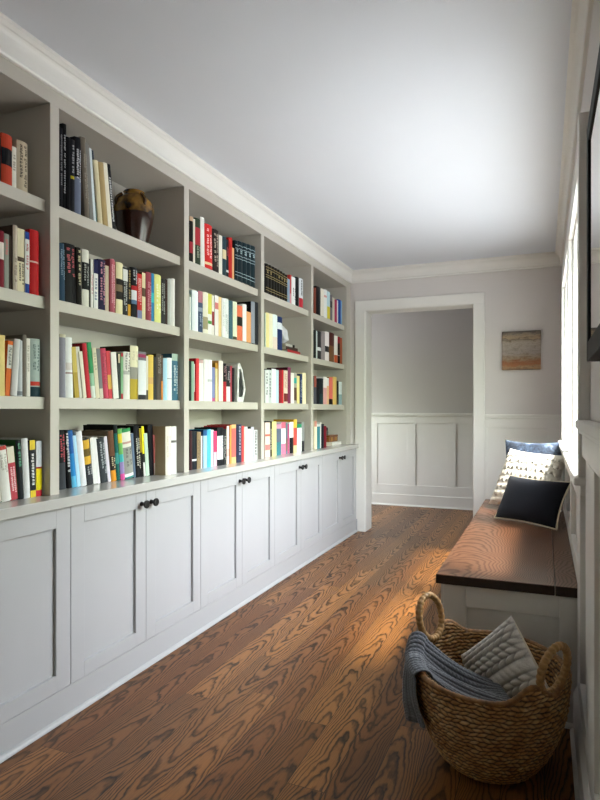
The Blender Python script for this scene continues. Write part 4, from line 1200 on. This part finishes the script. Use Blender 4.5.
# throw draped over the rim
THM = knit_fabric('blue_grey_knit', '#84868b', '#606369')
PC = math.radians(196)
cdir = Vector((math.cos(PC), math.sin(PC), 0)); tdir = Vector((-math.sin(PC), math.cos(PC), 0))
def throw_pt(s, w):
    """s 0..1 along the length (outside hem -> inside end), w -1..1 across"""
    fold = math.sin(w*5.2+.6)*.5 + .5*math.sin(w*9.1+2*s)
    if s < .42:        # hanging outside
        q = s/.42; ph = PC + w*(.50 - .13*q) + .02*math.sin(8*q); z = .135 + (rim_z(ph)-.135)*q
        r = prof_r(min(z, .34)) + .026 + .016*(1-q)*(1+fold) + .004*fold
        z += .03*w*(1-q)*1.0
        p = Vector((BC.x + r*math.cos(ph), BC.y + r*math.sin(ph), z))
        return p
    if s < .56:         # over the rim
        q = (s-.42)/.14; a = math.pi*q; ph = PC + w*(.37 + .05*q)
        r = prof_r(.34) - .004 + .030*math.cos(a) ; z = rim_z(ph) - .002 + .0245*math.sin(a) + .004*fold*math.sin(a)
        return Vector((BC.x + r*math.cos(ph), BC.y + r*math.sin(ph), z))
    q = (s-.56)/.44
    ph = PC + w*.42
    r0 = prof_r(.34) - .034
    A = Vector((BC.x + r0*math.cos(ph), BC.y + r0*math.sin(ph), rim_z(ph) - .002))
    E = BC + Vector((.075, -.115, .275)) + Vector((-.45, .89, .1))*w*-.10
    bend = Vector((0, 0, -.025*math.sin(math.pi*q)))
    p = A.lerp(E, q) + bend + Vector((0, 0, .016*fold*math.sin(math.pi*min(1, q*1.1))))
    return p
b = NB(); gl = b.verts.layers.float.new('groove')
NS_, NW_ = 220, 110; G = []
for i in range(NS_+1):
    G.append([throw_pt(i/NS_, -1 + 2*j/NW_) for j in range(NW_+1)])
# smooth the path a little
for it in range(6):
    G2 = [r[:] for r in G]
    for i in range(1, NS_):
        for j in range(NW_+1): G2[i][j] = (G[i-1][j] + G[i][j]*2 + G[i+1][j])/4
    G = G2
VV = []
for i in range(NS_+1):
    rw = []
    for j in range(NW_+1):
        du = G[min(i+1, NS_)][j] - G[max(i-1, 0)][j]; dw = G[i][min(j+1, NW_)] - G[i][max(j-1, 0)]
        nn = dw.cross(du).normalized()
        sx = j/NW_*15; fx = sx - math.floor(sx); sz = i/NS_*44 + abs(fx-.5)*1.2; fz = sz - math.floor(sz)
        h = math.sin(math.pi*fx)**.5 * (.35 + .65*math.sin(math.pi*fz)**.7)
        v = b.verts.new(G[i][j] + nn*(.0055*h)); v[gl] = min(1, .1 + 1.1*h); rw.append(v)
    VV.append(rw)
for i in range(NS_):
    for j in range(NW_):
        f = b.faces.new((VV[i][j], VV[i][j+1], VV[i+1][j+1], VV[i+1][j])); f.smooth = True
to = obj('throw_blanket', b, THM)
md = to.modifiers.new('thickness', 'SOLIDIFY'); md.thickness = .007; md.offset = -1
tag(to, 'blue-grey knitted throw hanging over the left rim of the basket', 'blanket')

# ------------------------------------------------------------------ pictures
N = NT('strata_painting'); tc = N.n('ShaderNodeTexCoord'); sp = N.n('ShaderNodeSeparateXYZ'); N.lk(tc.outputs['Object'], sp.inputs[0])
n1 = N.noise(N.vec(N.math('MULTIPLY', sp.outputs[0], 14), 0, N.math('MULTIPLY', sp.outputs[2], 46)), 1, 5, .7, .8)
n2 = N.noise(tc.outputs['Object'], 90, 4, .7)
wz = N.math('ADD', N.math('DIVIDE', sp.outputs[2], .345), N.math('MULTIPLY', N.math('SUBTRACT', n1, .5), .4))
c = N.ramp(wz, [(.0, lin('#8a6a4a')), (.08, lin('#a5825c')), (.12, lin('#9c6236')), (.20, lin('#965d38')), (.27, lin('#8f7659')), (.42, lin('#9c9086')), (.55, lin('#a3968a')), (.72, lin('#a89a8a')), (.79, lin('#6b5a49')), (.84, lin('#a48d70')), (.90, lin('#94836c')), (.96, lin('#5c5249'))])
c = N.mix(.75, c, N.ramp(N.math('ADD', N.math('MULTIPLY', n1, .6), N.math('MULTIPLY', n2, .4)), [(.36, (.45, .42, .39, 1)), (.52, (1, 1, 1, 1))]), 'MULTIPLY')
N.lk(c, N.b.inputs['Base Color']); N.b.inputs['Roughness'].default_value = .6
root = thing('canvas_painting', 'small square abstract painting of tan strata over orange on the end wall', 'painting', (-.192, YE, 1.56))
b = NB(); box(b, -.355, -.029, YE-.034, YE, 1.56, 1.905)
obj('canvas', b, N.m, root, bevel=.004)

root = thing('framed_mirror', 'large black-framed mirror hung on the right wall nearest the camera', 'mirror', (XR, 1.1, 1.316))
fx0 = XN-.036; fy0, fy1, fz0, fz1, fwid = .35, 1.60, 1.316, 1.875, .045
b = NB()
box(b, fx0, XR-.0005, fy0, fy0+fwid, fz0, fz1); box(b, fx0, XR-.0005, fy1-fwid, fy1, fz0, fz1)
box(b, fx0, XR-.0005, fy0+fwid, fy1-fwid, fz0, fz0+fwid); box(b, fx0, XR-.0005, fy0+fwid, fy1-fwid, fz1-fwid, fz1)
obj('frame', b, mat('#131315', .6, 'black_wood', noise=.1, spec=.2), root, bevel=.002)
m = bpy.data.materials.new('mirror_glass'); m.use_nodes = True; q = m.node_tree.nodes['Principled BSDF']
q.inputs['Metallic'].default_value = 1; q.inputs['Roughness'].default_value = .03; q.inputs['Base Color'].default_value = (.82, .82, .83, 1)
b = NB(); box(b, fx0+.0035, fx0+.009, fy0+fwid-.002, fy1-fwid+.002, fz0+fwid-.002, fz1-fwid+.002); obj('mirror_glass', b, m, root)

# ------------------------------------------------------------------ light
w = bpy.data.worlds.new('sky'); SC.world = w; w.use_nodes = True; nt = w.node_tree
bg = nt.nodes['Background']; tc = nt.nodes.new('ShaderNodeTexCoord'); sp = nt.nodes.new('ShaderNodeSeparateXYZ')
nt.links.new(tc.outputs['Generated'], sp.inputs[0])
cr = nt.nodes.new('ShaderNodeValToRGB'); e = cr.color_ramp.elements
mr = nt.nodes.new('ShaderNodeMath'); mr.operation = 'MULTIPLY_ADD'; mr.inputs[1].default_value = .5; mr.inputs[2].default_value = .5
nt.links.new(sp.outputs[2], mr.inputs[0]); nt.links.new(mr.outputs[0], cr.inputs[0])
GROUND, TREE, SKY1, SKY2 = (.25, .257, .27, 1), (.27, .31, .23, 1), (.90, .93, 1, 1), (.84, .90, 1, 1)
e[0].position = .42; e[0].color = GROUND; e[1].position = 1; e[1].color = SKY2
x = e.new(.5); x.color = TREE; x = e.new(.58); x.color = (.37, .42, .33, 1); x = e.new(.68); x.color = SKY1
nt.links.new(cr.outputs[0], bg.inputs[0]); bg.inputs[1].default_value = WORLD
def portal(name, loc, rot, sx, sy):
    l = bpy.data.lights.new(name, 'AREA'); l.shape = 'RECTANGLE'; l.size = sx; l.size_y = sy; l.cycles.is_portal = True
    o = bpy.data.objects.new(name, l); COL.objects.link(o); o.location = loc; o.rotation_euler = rot
for y0, y1 in WIN: portal('window_daylight', (XR+.16, (y0+y1)/2, (WZ0+WZ1)/2), (0, math.pi/2, 0), WZ1-WZ0, y1-y0)
portal('fill_window_portal', (XR+.16, (RW[0]+RW[1])/2, (RW[2]+RW[3])/2), (0, math.pi/2, 0), RW[3]-RW[2], RW[1]-RW[0])
portal('far_window_daylight', (-3.42, (fw0+fw1)/2, 1.5), (0, -math.pi/2, 0), 1.0, fw1-fw0)
s = bpy.data.lights.new('sun', 'SUN'); s.energy = SUN; s.angle = math.radians(11); s.color = (1, .88, .74)
so = bpy.data.objects.new('sun', s); COL.objects.link(so)
d = Vector((-.44, SUNY, -.80)).normalized(); so.rotation_euler = d.to_track_quat('-Z', 'Y').to_euler()
SC.view_settings.view_transform = 'Standard'; SC.view_settings.look = 'None'; SC.view_settings.exposure = EXPO; SC.view_settings.gamma = 1
SC.view_settings.use_curve_mapping = False
SC.cycles.max_bounces = 12; SC.cycles.diffuse_bounces = 3; SC.cycles.transparent_max_bounces = 12
SC.cycles.use_denoising = True
SC.cycles.sample_clamp_indirect = 6
